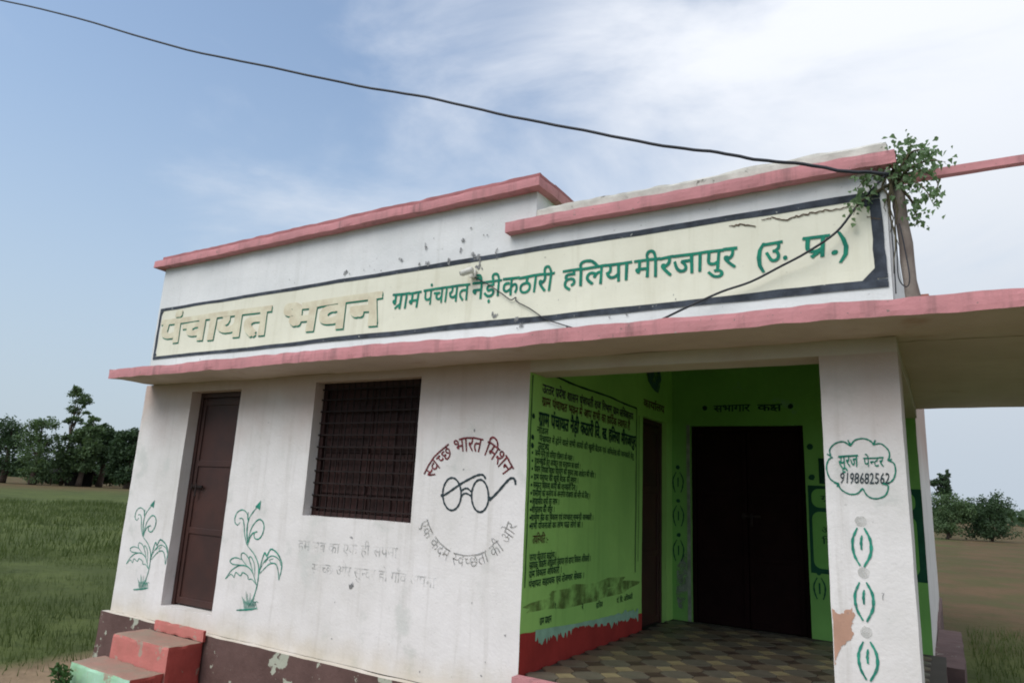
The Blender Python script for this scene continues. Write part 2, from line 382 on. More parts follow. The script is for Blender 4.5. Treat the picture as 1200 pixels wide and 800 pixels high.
def layout(text, bold=.0, jit=.0):
    (V, F), w = _layout(text, 0, jit)
    if jit >= 0:
        sd_ = len(text)*3.7+ord(text[0]); V = [(x+noise.noise(Vector((x*1.6, y*2.2, sd_)))*.045+noise.noise(Vector((x*5, y*5, sd_)))*.018, y+noise.noise(Vector((x*1.9, y*1.3, sd_+9)))*.05) for x, y in V]
    return embolden((V, F), bold), w
def _layout(text, bold=.0, jit=.0):
    """list of glyph outlines in font units; returns geometry, width. Body: baseline 0, headline .622"""
    parts = []; x = 0.0; i = 0
    def put(geo, dx, dy=0.0, s=1.0):
        V, F = geo; parts.append(([(dx+vx*s, dy+vy*s) for vx, vy in V], F))
    while i < len(text):
        ch = text[i]
        if ch == ' ': x += .30; i += 1; continue
        # collect a cluster
        cons = [ch]; i += 1; nukta = False; halant_r = False; reph = False
        if 'क' <= ch <= 'ह' or ch in 'अआइईउऊएऐओऔ':
            while i < len(text):
                if text[i] == '़': nukta = True; i += 1
                elif text[i] == '्' and i+1 < len(text): cons.append(text[i+1]); i += 2
                else: break
            sg = []
            while i < len(text) and text[i] in SIGNS: sg.append(text[i]); i += 1
        else: sg = []
        j = (random.random()-.5)*jit
        if cons[0] == 'र' and len(cons) > 1: reph = True; cons = cons[1:]
        if len(cons) > 1 and cons[-1] == 'र': halant_r = True; cons = cons[:-1]
        if 'ि' in sg: g = glyph('ि', bold); put(g[:2], x, j); x += .262
        while len(cons) > 1:
            if cons[:2] == ['क', 'ष']: break
            g = glyph(cons[0], bold)
            cut = stem(g, g[2])-.004 if cons[0] not in 'कफ' else g[2]*.80
            put(crop(g[:2], cut), x, j); x += cut-.01; cons = cons[1:]
        if cons[:2] == ['क', 'ष']:
            for P, wd in KSSA: put(ribbon(P, wd+bold*2, 5, False), x, j)
            x += .60
        else:
            g = glyph(cons[0], bold); put(g[:2], x, j); x += g[2]
            if nukta: put(glyph('़', bold)[:2], x, j)
        if halant_r: sx_ = stem(g, g[2])-g[2]+.02; put(ribbon([(sx_, .20), (sx_-.10, .13), (sx_-.22, .02)], .075, 4, False), x, j)
        for s in sg:
            if s == 'ि': continue
            g = glyph(s, bold); put(g[:2], x, j); x += g[2]
        if reph: put(ribbon([(-.10, .62), (-.17, .74), (-.10, .83), (-.02, .80)], .065, 4, False), x, j)
    return merge(parts), x
def write(name, text, plane, u0, u1, base, head, m, parent, off=.006, bold=0.0, jit=.02, shear=0.0, slope=0.0, label=None, tfm=None, fit=True):
    """painted word with its baseline at v=base and headline at v=head, stretched from u0 to u1"""
    (V, F), wd = layout(text, bold, jit)
    s = (head-base)/.622; su = (u1-u0)/wd if fit else s
    W = [(u0+(x+shear*y)*su, base+y*s+slope*x*su, q) for x, y, q in V]
    if tfm: W = [tfm(p[0], p[1])+(p[2],) for p in W]
    return paint(name, (W, F), plane, off, m, parent, label)

# ------------------------------------------------------------------ ground
GZ = -.62
def ground():
    xs = sorted(set([-900, -400, -200, -120, -80, -60]+list(np.arange(-45, 20, 1.0))+[25, 35, 60, 120, 250, 500, 900]))
    ys = sorted(set([-900, -300, -100, -50, -25]+list(np.arange(-12, 40, 1.0))+[48, 60, 80, 120, 200, 400, 900]))
    V = []; F = []
    for x in xs:
        for y in ys:
            d = math.hypot(x, y)
            h = 0 if -7 < x < 5 and -3 < y < 11 else (noise.noise(Vector((x*.12, y*.12, 0)))*.12+noise.noise(Vector((x*.5, y*.5, 3)))*.04)
            V.append((x, y, GZ+h*min(1, 60/(d+1))))
    n = len(ys)
    for i in range(len(xs)-1):
        for j in range(n-1): F.append([i*n+j, (i+1)*n+j, (i+1)*n+j+1, i*n+j+1])
    m = bpy.data.materials.new('field_ground'); m.use_nodes = True; t = m.node_tree; b = t.nodes['Principled BSDF']; b.inputs['Roughness'].default_value = 1; b.inputs['Specular IOR Level'].default_value = .1
    def nn(ty, **k):
        q = t.nodes.new(ty)
        for a, v in k.items(): setattr(q, a, v)
        return q
    co = nn('ShaderNodeTexCoord').outputs['Object']
    def noi(s, d=6, r=.6):
        q = nn('ShaderNodeTexNoise'); q.inputs['Scale'].default_value = s; q.inputs['Detail'].default_value = d; q.inputs['Roughness'].default_value = r; t.links.new(co, q.inputs[0]); return q.outputs['Fac']
    def mr(v, a, b_, c=0., d=1.):
        q = nn('ShaderNodeMapRange', interpolation_type='SMOOTHSTEP'); t.links.new(v, q.inputs[0])
        for i, z in enumerate((a, b_, c, d)): q.inputs[i+1].default_value = z
        return q.outputs[0]
    def mx_(f, a, c):
        q = nn('ShaderNodeMix', data_type='RGBA'); t.links.new(f, q.inputs[0])
        for i, v in ((6, a), (7, c)):
            if isinstance(v, tuple): q.inputs[i].default_value = (*v, 1)
            else: t.links.new(v, q.inputs[i])
        return q.outputs[2]
    def mt(op, a, c):
        q = nn('ShaderNodeMath', operation=op)
        for i, v in enumerate((a, c)):
            if isinstance(v, float): q.inputs[i].default_value = v
            else: t.links.new(v, q.inputs[i])
        return q.outputs[0]
    soil = mx_(mr(noi(.35), .35, .7), (.115, .075, .042), (.080, .060, .032))
    soil = mx_(mr(noi(.7), .42, .62, 0, .7), soil, (.075, .075, .030)); soil = mx_(mr(noi(5.0), .5, .7, 0, .5), soil, (.06, .055, .025))
    grass = mx_(mr(noi(.5), .35, .7), (.085, .105, .034), (.055, .070, .024))
    grass = mx_(mr(noi(6), .5, .75, 0, .7), grass, (.030, .044, .014))
    sp = nn('ShaderNodeSeparateXYZ'); t.links.new(co, sp.inputs[0])
    # grass meadow to the west; ploughed soil in far strips and to the north-east
    wob = mt('MULTIPLY', mt('SUBTRACT', noi(.09), .5), 26.0)
    xw = mt('ADD', sp.outputs['X'], wob)
    g1 = mt('MULTIPLY', mr(xw, -95.0, -60.0), mr(xw, -2.0, 2.5, 1.0, 0.0))
    g2 = mr(mt('ADD', sp.outputs['Y'], mt('MULTIPLY', wob, .25)), 6.0, 12.0, 1.0, 0.0)
    g2 = mt('MULTIPLY', g2, mr(sp.outputs['X'], 0.0, 2.0))
    fac = mt('MAXIMUM', g1, g2)
    # trodden bare earth, spread along the front and brightened to bounce light up
    bx_ = mt('MULTIPLY', mr(sp.outputs['X'], -5.5, -4.9), mr(sp.outputs['X'], 3.4, 4.6, 1.0, 0.0))
    by_ = mt('MULTIPLY', mr(mt('ADD', sp.outputs['Y'], mt('MULTIPLY', mt('SUBTRACT', noi(.9), .5), 4.0)), -3.0, -1.2), mr(sp.outputs['Y'], .5, 1.2, 1.0, 0.0))
    earth = mx_(mr(noi(2.2), .35, .7), (.25, .18, .115), (.17, .12, .075))
    t.links.new(mx_(mt('MULTIPLY', bx_, by_), mx_(fac, soil, grass), earth), b.inputs['Base Color'])
    bp = nn('ShaderNodeBump'); bp.inputs['Strength'].default_value = .8; bp.inputs['Distance'].default_value = .06; t.links.new(noi(5), bp.inputs['Height']); t.links.new(bp.outputs[0], b.inputs['Normal'])
    o = obj('ground', V, F, m, None, True); tag(o, kind='structure')
ground()
def grass_blades():
    pts = []
    def strew(n, x0, x1, y0, y1, h, wd):
        x = rng.uniform(x0, x1, n); y = rng.uniform(y0, y1, n)
        for a, c in zip(x, y):
            if -5.3 < a < 2.6 and c > -.1: continue
            if -4.5 < a < -3.0 and c > -.9: continue
            k = noise.noise(Vector((a*.6, c*.6, 9)))
            if k < -.25 and random.random() < .7: continue
            pts.append((a, c, h*(.6+.8*random.random()+.5*k), wd))
    strew(26000, -16, -4.8, -3.5, 7, .13, .010)
    strew(500, -5.4, 2.4, -1.2, -.1, .08, .008)
    strew(22000, -45, -14, -2, 22, .22, .035)
    strew(5000, 2.7, 6.5, 2, 10.5, .12, .012)
    V = np.zeros((len(pts)*3, 3)); 
    for i, (a, c, h, wd) in enumerate(pts):
        an = random.random()*math.pi; dx, dy = math.cos(an)*wd/2, math.sin(an)*wd/2; lx, ly = (random.random()-.5)*h, (random.random()-.5)*h
        V[3*i] = (a-dx, c-dy, GZ-.01); V[3*i+1] = (a+dx, c+dy, GZ-.01); V[3*i+2] = (a+lx, c+ly, GZ+h)
    F = [[3*i, 3*i+1, 3*i+2] for i in range(len(pts))]
    o = obj('grass', V, F, GRASS); tag(o, 'uneven green field grass around the building', 'grass', kind='stuff')
grass_blades()

# ------------------------------------------------------------------ the building
XL, XR, XP, ZS, ZT, ZB = -4.909, 2.378, 1.971, 2.195, 2.294, -.15
B = empty('village_hall', (-1.2, 1.5, GZ), 'single storey whitewashed village hall with pink bands, painted sign and open green porch', 'building')
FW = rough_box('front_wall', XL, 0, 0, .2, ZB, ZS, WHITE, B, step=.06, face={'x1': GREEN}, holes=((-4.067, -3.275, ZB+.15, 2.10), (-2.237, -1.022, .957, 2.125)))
PWL = rough_box('porch_side_wall', -.2, 0, .2, BACK, .0, 3.0, GREEN, B, step=.1, holes=((2.30, 3.01, .0, 2.06, 'x'),))
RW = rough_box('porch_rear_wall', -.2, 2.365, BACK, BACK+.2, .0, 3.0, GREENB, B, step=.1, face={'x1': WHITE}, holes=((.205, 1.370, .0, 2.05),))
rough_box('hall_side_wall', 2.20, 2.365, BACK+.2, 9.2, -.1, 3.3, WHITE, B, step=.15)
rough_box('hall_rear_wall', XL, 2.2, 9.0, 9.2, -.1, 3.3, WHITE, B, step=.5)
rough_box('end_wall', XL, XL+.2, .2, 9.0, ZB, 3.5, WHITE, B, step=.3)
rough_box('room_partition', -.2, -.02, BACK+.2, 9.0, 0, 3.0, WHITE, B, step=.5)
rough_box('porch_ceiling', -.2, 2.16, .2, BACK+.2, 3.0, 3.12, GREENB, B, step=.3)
rough_box('roof', XL+.2, 2.2, BACK+.2, 9.0, 3.02, 3.14, CONC, B, step=.5)
rough_box('roof', XL+.2, -.2, .2, BACK+.2, 3.3, 3.4, CONC, B, step=.5)
# slab over the whole front, carried on round the right side
SLAB = rough_box('canopy_slab', -4.83, 3.30, -.467, .2, ZS, ZT, PINK, B, step=.04, worn=.0028, k=2.8, face={'z0': SOFFIT, 'z1': CONC, 'x0': PINK})
rough_box('canopy_slab', XR, 3.30, .2, 3.22, ZS, ZT-.01, SOFFIT, B, step=.12, k=1.5, face={'x1': PINK, 'z1': CONC})
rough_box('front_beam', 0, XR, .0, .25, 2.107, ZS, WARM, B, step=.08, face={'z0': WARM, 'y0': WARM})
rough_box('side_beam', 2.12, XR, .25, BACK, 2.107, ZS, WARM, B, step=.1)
rough_box('side_beam_wall', 2.17, XR, .2, BACK, ZS, 3.10, WHITE_UP, B, step=.1)
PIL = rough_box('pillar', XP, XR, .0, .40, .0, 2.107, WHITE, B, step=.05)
# upper front wall with the sign
UP = rough_box('parapet_wall', XL, -.01, 0, .2, ZT, 3.56, WHITE_UP, B, step=.07)
UP2 = rough_box('parapet_wall', -.01, XR, 0, .2, ZT, 3.24, WHITE_UP, B, step=.07)
rough_box('parapet_return', -.21, -.01, .2, 3.0, 3.1, 3.56, WHITE_UP, B, step=.1)
rough_box('cornice', -5.02, .055, -.095, .22, 3.545, 3.625, PINK, B, step=.04, worn=.0025, k=2.4)
rough_box('cornice', -4.93, .035, -.055, .20, 3.625, 3.675, PINKTOP, B, step=.04, worn=.0025, k=2.4)
rough_box('cornice', -.20, .055, .22, 3.0, 3.545, 3.625, PINK, B, step=.08, k=2.4)
rough_box('cornice', -.18, .035, .20, 3.0, 3.625, 3.675, PINKTOP, B, step=.08, k=2.4)
rough_box('cornice', -.235, 2.44, -.085, -.001, 3.205, 3.295, PINK, B, step=.04, worn=.0025, k=2.6)
rough_box('coping', .0, 2.40, -.03, .22, 3.293, 3.385, CONC, B, step=.03, worn=.006, k=2.6)
rough_box('coping_bed', .0, 2.38, .0, .2, 3.24, 3.293, CONC, B, step=.1)
# plinth
PL = rough_box('plinth', XL-.05, .0, -.07, .0, GZ-.1, ZB-.002, PLINTH, B, step=.07, k=2.2, face={'z1': WHITE})
rough_box('plinth', XL-.05, XL, .0, 9.2, GZ-.1, ZB-.02, PLINTH, B, step=.15, k=2.2, face={'z1': WHITE})
rough_box('plinth', .0, 2.46, -.05, BACK, GZ-.1, -.02, PLINTH, B, step=.1, k=1.5)
rough_box('plinth', 2.365, 2.60, BACK+.05, 5.6, GZ-.1, -.06, MAUVE, B, step=.08, k=4.0)
rough_box('plinth', 2.365, 2.40, 5.6, 9.2, GZ-.1, -.06, MAUVE, B, step=.15, k=2.0)
rough_box('porch_nosing', .0, 2.47, -.085, -.003, -.06, .038, PINK, B, step=.07)

# sign panel on the parapet wall (third level: wall > panel, letters)
pc = sheet(-4.82, 2.31, 2.52, 3.05); paint('sign_panel', pc, 'F', .004, CREAM, UP)
def ring():
    O = [(-4.869, 2.487), (2.360, 2.487), (2.345, 3.085), (-4.869, 3.073)]
    parts = []
    def side(a, b, wa, wb):
        n = max(2, int(math.dist(a, b)/.06)); V = []; F = []
        ax = np.array(a); bx = np.array(b); t = (bx-ax)/np.linalg.norm(bx-ax); nrm = np.array([-t[1], t[0]])
        for i in range(n+1):
            s = i/n; p = ax+(bx-ax)*s; wd = wa+(wb-wa)*s+noise.noise(Vector((s*14, a[0], a[1])))*.007
            q = noise.noise(Vector((s*17, a[1], 4)))*.005
            V += [p-nrm*q, p+nrm*wd]
        for i in range(n): F.append([2*i, 2*i+1, 2*i+3, 2*i+2])
        return V, F
    parts.append(side(O[0], O[1], .033, .052)); parts.append(side(O[2], O[3], .044, .030))
    parts.append(side((2.360, 2.487+.06), (2.345, 3.085-.05), .062, .062)); parts.append(side((-4.869, 3.073-.035), (-4.869, 2.487+.035), .032, .035))
    parts.append(([(2.305, 2.532), (2.22, 2.532), (2.305, 2.62)], [[0, 1, 2]]))
    parts.append(([(2.30, 3.045), (2.30, 2.965), (2.20, 3.045)], [[0, 1, 2]]))
    parts.append(([(-4.84, 3.035), (-4.80, 3.035), (-4.84, 2.99)], [[0, 1, 2]])); parts.append(([(-4.84, 2.53), (-4.80, 2.53), (-4.84, 2.57)], [[0, 1, 2]]))
    return merge(parts)
paint('sign_border', ring(), 'F', .007, BORDER, UP)
paint('sign_border_shadow_line', ([(0, 0)], []), 'F', .1, BORDER, UP) if False else None
# raised cream title with green shadow
def raised(text, u0, u1, b0, b1, h0, h1):
    (V, F), wd = layout(text, .034, 0); lay = [v[2] for v in V]; V = [v[:2] for v in V]
    def place(x, y):
        s = x/wd; bb = b0+(b1-b0)*s; hh = h0+(h1-h0)*s
        return (u0+(u1-u0)*s, bb+(hh-bb)*y/.622)
    front = [place(x, y) for x, y in V]
    paint('lettering', ([(a+.009, b-.014, q) for (a, b), q in zip(front, lay)], F), 'F', .0075, LGREEN, UP, 'green drop shadow of the raised title')
    from collections import Counter
    ec = Counter()
    for f in F:
        for i in range(len(f)): ec[tuple(sorted((f[i], f[(i+1) % len(f)])))] += 1
    W = []
    for o_ in (.0115, .003):
        for (a, b), q in zip(front, lay):
            base = Vector((a, 0, b)); W.append(base+(D(base)-base)+Vector((0, -o_-(q if o_ > .01 else 0), 0)))
    n = len(front); FF = [list(f) for f in F]; idx = [0]*len(F)
    for (a, b), c in ec.items():
        if c == 1: FF.append([a, b, b+n, a+n]); idx.append(1)
    o = obj('raised_letters', W, FF, EMB, UP, mats=[EMB, EMBTOP], idx=idx); o['label'] = 'raised cream title letters worn to beige'
raised('पंचायत भवन', -4.79, -1.535, 2.675, 2.61, 2.925, 2.885)
for tx, u0, u1 in (('ग्राम', -1.411, -1.10), ('पंचायत', -1.071, -.605), ('नैड़ी', -.582, -.30), ('कठारी', -.29, .165), ('हलिया', .243, .775), ('मीरजापुर', .800, 1.505), ('(', 1.615, 1.70), ('उ.', 1.675, 1.825), ('प्र.', 1.905, 2.11), (')', 2.105, 2.19)):
    if tx in '()': write('lettering', tx, 'F', u0, u1, 2.715, 2.845, LGREEN, UP, off=.0085, bold=.012, fit=False)
    else: write('lettering', tx, 'F', u0, u1, 2.722, 2.860, LGREEN, UP, off=.0085, bold=.008, jit=.035, shear=.05)
# cracks on the sign and beneath
def crack(L, wd=.006, plane='F', par=None, off=.0095, mt_=CRACK):
    P = SV(L, plane); Q = []
    for a, b in zip(P[:-1], P[1:]):
        for i in range(6): Q.append(a+(b-a)*i/6+rng.normal(0, .004, 2))
    Q.append(P[-1]); paint('crack', ribbon(Q, wd, 2), plane, off, mt_, par)
crack([(893, 258), (905, 256), (922, 259), (935, 254), (952, 250), (975, 247), (1000, 243)], .009, par=UP2)
crack([(855, 266), (868, 264), (886, 266)], .010, par=UP2)
crack([(1015, 255), (1024, 257), (1032, 256)], .006, par=UP2)
crack([(962, 395), (1000, 392), (1048, 391)], .012, par=PIL, off=.004)
crack([(1034, 694), (1035, 703)], .004, par=PIL, off=.004, mt_=CHIP)
# chipped paint spots
def chips(L, par, name='paint_chips', off=.0092):
    parts = []
    for x, y, r in L:
        c = survey(x, y)
        for _ in range(3 if r > .012 else 1):
            parts.append(disc(c+rng.normal(0, r*.6, 2), r*random.uniform(.4, .9), 8, r*random.uniform(.5, 1.3), .5))
    paint(name, merge(parts), 'F', off, CHIP, par)['kind'] = 'stuff'
chips([(553, 268, .012), (542, 283, .016), (498, 285, .012), (500, 288, .015), (572, 275, .008), (568, 276, .008), (470, 305, .016), (558, 300, .026), (562, 302, .024), (528, 306, .020), (502, 309, .018), (582, 295, .014), (583, 303, .012), (560, 312, .018), (448, 317, .010), (405, 320, .018), (411, 321, .012), (492, 309, .013), (541, 293, .014), (509, 278, .009), (440, 317, .010), (578, 370, .018), (582, 368, .012), (612, 380, .016), (606, 376, .02), (640, 303, .008), (340, 328, .008), (346, 331, .008), (434, 312, .008), (426, 316, .01), (566, 315, .012), (380, 400, .01), (665, 382, .012), (715, 372, .01), (735, 368, .012), (750, 362, .01), (606, 386, .012), (276, 424, .014), (235, 422, .01), (655, 352, .006), (720, 362, .008), (790, 345, .006), (792, 350, .006)], UP)
chips([(411, 629, .007), (413, 630, .012), (413, 685, .022), (393, 705, .006), (554, 706, .006), (593, 746, .012), (564, 790, .010), (492, 785, .008), (315, 496, .007), (544, 549, .010), (556, 504, .008), (390, 748, .008), (568, 776, .006)], FW, off=.004)
for px, py in ((246, 660), (570, 690), (300, 730)):
    pass

# round mission emblem with spectacles
cx, cz = -.50, 1.165
def arc_top(u, v):
    a = R_(157)-u; r = .36+v; return (cx+r*math.cos(a), cz+r*math.sin(a))
def arc_bot(u, v):
    a = R_(203)+u; r = .475-v; return (cx+r*math.cos(a), cz+r*math.sin(a))
write('lettering', 'स्वच्छ भारत मिशन', 'F', 0, R_(126), 0, .105, MAROON, FW, off=.004, bold=.004, tfm=arc_top)
write('lettering', 'एक कदम स्वच्छता की ओर', 'F', 0, R_(138), 0, .085, FADED3, FW, off=.004, bold=.004, tfm=arc_bot)
z6 = lambda L: SV([(485+a/7.27, 500+b/7.27) for a, b in L])
def ellipse_line(x0, x1, y0, y1, tilt=0, n=18):
    c = ((x0+x1)/2, (y0+y1)/2); return [(c[0]+(x1-x0)/2*math.cos(2*math.pi*i/n)+tilt*math.sin(2*math.pi*i/n), c[1]+(y1-y0)/2*math.sin(2*math.pi*i/n)) for i in range(n+1)]
sp = [ribbon(z6(ellipse_line(245, 400, 430, 705)), .014, 3, False), ribbon(z6(ellipse_line(490, 636, 446, 722)), .014, 3, False),
      ribbon(z6([(400, 545), (425, 523), (455, 520), (490, 550)]), .013, 5, False), ribbon(z6([(398, 600), (415, 570), (445, 562), (488, 585)]), .013, 5, False),
      ribbon(z6([(236, 580), (255, 578), (320, 535), (400, 480), (480, 435), (545, 408), (590, 408), (612, 440)]), .015, 5, False),
      ribbon(z6([(636, 612), (665, 600), (720, 545), (790, 465), (830, 435), (860, 445), (868, 490)]), .017, 5, False),
      disc(z6([(238, 580)])[0], .013), disc(z6([(645, 608)])[0], .016)]
paint('spectacles_emblem', merge(sp), 'F', .004, INK, FW)
write('lettering', 'स्वच्छ', 'F', *[survey(530, 580)[0], survey(534, 580)[0]], 1.165, 1.215, FADED2, FW, off=.004) if False else None
# faded slogan under the window
write('lettering', 'हम सब का एक ही सपना', 'F', -2.24, -1.13, .665, .745, FADED, FW, off=.004, bold=0, slope=.02)
write('lettering', 'स्वच्छ और सुन्दर हो गाँव अपना', 'F', -2.05, -.74, .50, .575, FADED, FW, off=.004, bold=0, slope=.01)

# painted flowers beside the door
FS = [([(270, 318), (310, 370), (335, 430), (338, 490), (330, 560), (310, 630), (275, 700)], 7), ([(268, 318), (262, 230), (275, 150), (310, 95), (345, 55)], 6),
 ([(262, 310), (248, 240), (245, 180), (235, 145), (215, 145)], 6), ([(272, 150), (262, 110), (235, 90), (205, 105), (190, 140), (190, 170), (205, 185), (222, 168)], 6),
 ([(268, 300), (280, 240), (300, 190), (335, 152), (362, 165), (370, 205), (358, 250), (335, 275), (312, 268), (308, 240), (325, 225)], 7), ([(268, 312), (282, 265), (300, 238), (330, 228)], 7),
 ([(325, 560), (300, 480), (260, 440), (210, 440), (165, 470), (130, 520)], 6), ([(315, 500), (310, 430), (290, 385), (278, 395), (300, 470)], 5), ([(290, 430), (265, 375), (237, 358), (230, 390), (262, 435)], 5),
 ([(235, 400), (190, 388), (160, 405), (175, 428), (235, 435)], 6), ([(130, 520), (165, 490), (185, 510), (195, 480), (225, 500), (240, 480), (270, 500), (275, 522), (300, 525), (325, 560)], 5),
 ([(338, 500), (352, 430), (375, 358), (388, 378), (410, 340), (430, 342), (460, 370), (482, 420), (480, 470), (465, 530)], 8), ([(465, 525), (460, 470), (445, 430), (415, 425), (388, 442), (345, 488)], 6),
 ([(346, 465), (375, 410), (420, 378), (465, 400), (478, 440)], 5), ([(375, 420), (395, 395), (385, 380)], 5), ([(420, 425), (405, 405), (430, 395)], 4),
 ([(202, 716), (240, 715), (290, 712), (326, 706)], 9), ([(268, 170), (263, 230), (266, 300)], 9), ([(272, 105), (268, 140), (272, 165)], 7)]
for i in range(13):
    x = 250+i*5.2; FS.append(([(x, 708), (x-5+i*1.2, 665), (x-14+i*3.4, 590+abs(i-4)*10+(i % 3)*26)], 3.6))
def flower(parent, dx, dz, s, mir=False):
    c = np.array([-2.79, .58]); parts = []
    for P, wd in FS:
        Q = [survey(240+a/5.336, 580+b/5.336) for a, b in P]
        Q = [np.array([dx+(q[0]-c[0])*s, dz+(q[1]-c[1])*s]) for q in Q]
        parts.append(ribbon(Q, wd*.00165*s, 5))
    Q = [survey(240+a/5.336, 580+b/5.336) for a, b in ((352, 32), (314, 74), (330, 82), (344, 94))]
    parts.append(([np.array([dx+(q[0]-c[0])*s, dz+(q[1]-c[1])*s]) for q in Q], [[0, 1, 2, 3]]))
    paint('painted_flower', merge(parts), 'F', .004, LGREEN2, parent)
flower(FW, -2.79, .58, 1.0); flower(FW, -4.42, .545, .93)

# pillar: cloud with painter's number, leaf motifs
z3 = lambda L: SV([(940+a/3.635, 380+b/3.635) for a, b in L])
cl = [[(122, 560), (118, 530), (140, 505), (175, 497), (205, 515)], [(205, 515), (225, 490), (262, 483), (292, 495), (305, 512)], [(300, 510), (335, 505), (365, 530), (372, 555), (365, 578)], [(365, 575), (392, 590), (397, 630), (380, 665), (340, 675)],
      [(340, 675), (366, 685), (355, 725), (315, 740), (280, 728), (258, 695)], [(258, 695), (235, 718), (200, 720), (165, 700), (152, 672)], [(155, 678), (118, 655), (103, 610), (112, 575), (130, 562)],
      [(195, 490), (205, 515), (202, 500)], [(312, 490), (302, 510)], [(106, 548), (122, 560)], [(382, 570), (366, 578)], [(135, 672), (155, 680)], [(148, 690), (156, 676)], [(372, 560), (366, 578)]]
paint('painted_cloud_outline', merge([ribbon(z3(P), .0075, 6, False) for P in cl]), 'F', .004, LGREEN, PIL)
write('lettering', 'सूरज', 'F', 2.045, 2.145, 1.458, 1.525, LGREEN, PIL, off=.004, bold=.008, slope=.12)
write('lettering', 'पेन्टर', 'F', 2.172, 2.272, 1.468, 1.518, LGREEN, PIL, off=.004, bold=.008, slope=.04)
write('lettering', '9198682562', 'F', 2.045, 2.295, 1.372, 1.425, INK, PIL, off=.004, bold=.004, slope=.03, shear=.15)
z4 = lambda L: SV([(940+a/3.635, 580+b/3.635) for a, b in L])
mt_ = []
for dx, dy in ((0, 0), (10, 232), (24, 484)):
    k = 1.0+dy*.0002
    mt_ += [ribbon(z4([(235+dx, 138+dy), (216+dx, 190+dy), (222+dx, 250+dy), (248+dx, 300+dy)]), .014, 6), ribbon(z4([(264+dx, 138+dy), (290+dx, 190+dy), (292+dx, 250+dy), (264+dx, 306+dy)]), .015, 6),
            ribbon(z4([(255+dx, 170+dy), (252+dx, 200+dy), (254+dx, 232+dy)]), .013, 5)]
for g_ in mt_: paint('painted_leaf_stroke', g_, 'F', .004, LGREEN2, PIL)
for x, y in ((250, 110), (263, 330), (272, 582)): paint('faded_dot', disc(z4([(x, y)])[0], .030, 14, jag=.05), 'F', .0035, FADED2, PIL)
stv = smooth_line(z4([(128, 478), (146, 500), (165, 505), (184, 490), (200, 486), (212, 478), (214, 492), (224, 512), (214, 535), (208, 560), (216, 585), (208, 612), (190, 620), (182, 634), (165, 640), (158, 665), (144, 690), (142, 715), (132, 740), (134, 640), (131, 560), (128, 478)]), 4)
stv = [np.array([max(XP+.004, q[0]+rng.normal(0, .0025)), q[1]+rng.normal(0, .0025)]) for q in stv]
paint('exposed_plaster_patch', (stv, [list(range(len(stv)))]), 'F', .003, RUST, PIL)

# writing on the porch side wall (plane L: u = distance into the porch)
def lw(t, u0, u1, b, h, m=POSTERINK, bold=0.0, **k): write('lettering', t, 'L', u0, u1, b, h, m, PWL, off=.005, bold=bold*1.3+.008, jit=.03, **k)
fr = [ribbon([(.10+i*(2.12-.10)/12, 2.14-.025*i/12+.004*math.sin(i)) for i in range(13)], .016, 2, False), ribbon([(2.12, 2.115-i*(1.56)/12) for i in range(13)], .014, 2, False), ribbon([(2.19, 2.05-i*(1.4)/12) for i in range(13)], .008, 2, False), ribbon([(.035, 2.09-i*1.5/12) for i in range(13)], .010, 2, False)]
paint('painted_frame', merge(fr), 'L', .005, POSTERINK, PWL)
lw('उत्तर प्रदेश शासन पंचायती राज विभाग ग्राम सचिवालय', .19, 2.03, 1.985, 2.05, POSTERPUR, .008)
lw('ग्राम पंचायत भवन में आप सभी का हार्दिक स्वागत है', .19, 1.95, 1.885, 1.95, POSTERBR, .006)
lw('ग्राम पंचायत नैड़ी कठारी वि. ख. हलिया मीरजापुर', .15, 2.10, 1.735, 1.83, POSTERINK, .014)
lw('नोडल', .13, .30, 1.675, 1.72)
lw('पंचायत में होने वाले सभी कार्यों की खुली बैठक एवं अभिलेख की जानकारी हेतु', .17, 2.05, 1.615, 1.66)
lw('उद्देश्य', .15, .32, 1.55, 1.605)
rows = [('जन्म मृत्यु एवं परिवार रजिस्टर की नकल ।', .75), ('राशनकार्ड हेतु आवेदन एवं सत्यापन का कार्य ।', .88), ('पेंशन विधवा वृद्धा दिव्यांग की सूचना तथा आवेदन की जाँच ।', 1.18), ('ग्राम पंचायत की खुली बैठक की सूचना ।', .85),
        ('समस्त विकास कार्यो की जानकारी देना ।', .83), ('ग्रामीणों को मनरेगा के अन्तर्गत रोजगार की माँग के लिए ।', 1.08), ('आवासीय सूची का लाभ ।', .52), ('शौचालय की जाँच ।', .45), ('ग्रामीण क्षेत्र का विकास एवं स्वच्छता सम्बन्धी जानकारी ।', 1.15), ('सभी योजनाओं का लाभ पात्र लोगों को ।', .95)]
zt = 1.525
for i, (t, e) in enumerate(rows):
    lw(t, .115-.004*i, e, zt-i*.0575-.020, zt-i*.0575+.021, bold=.003)
    paint('painted_bullet', disc((.075, zt-i*.0575), .011, 7), 'L', .005, POSTERINK, PWL)
for z in (1.79, 1.635, 1.575): paint('painted_bullet', disc((.07, z), .02, 9), 'L', .005, POSTERINK, PWL)
lw('उपस्थिति :-', .12, .36, .885, .94, POSTERBR)
for t, u1, z in (('जनपद मीरजापुर कार्यालय ।', .50, .788), ('सहायक विकास अधिकारी पंचायत एवं खण्ड विकास अधिकारी ।', 1.12, .735), ('ग्राम विकास अधिकारी ।', .60, .675), ('पंचायत सहायक एवं रोजगार सेवक ।', 1.0, .607)): lw(t, .09, u1, z-.02, z+.024, bold=.003, slope=.0)
paint('damp_stain', disc((1.15, .465), .98, 30, .085, .22), 'L', .0035, STAIN, PWL)
paint('damp_stain', disc((1.9, 1.93), .16, 12, .10, .2), 'L', .0032, STAIN, PWL) if False else None
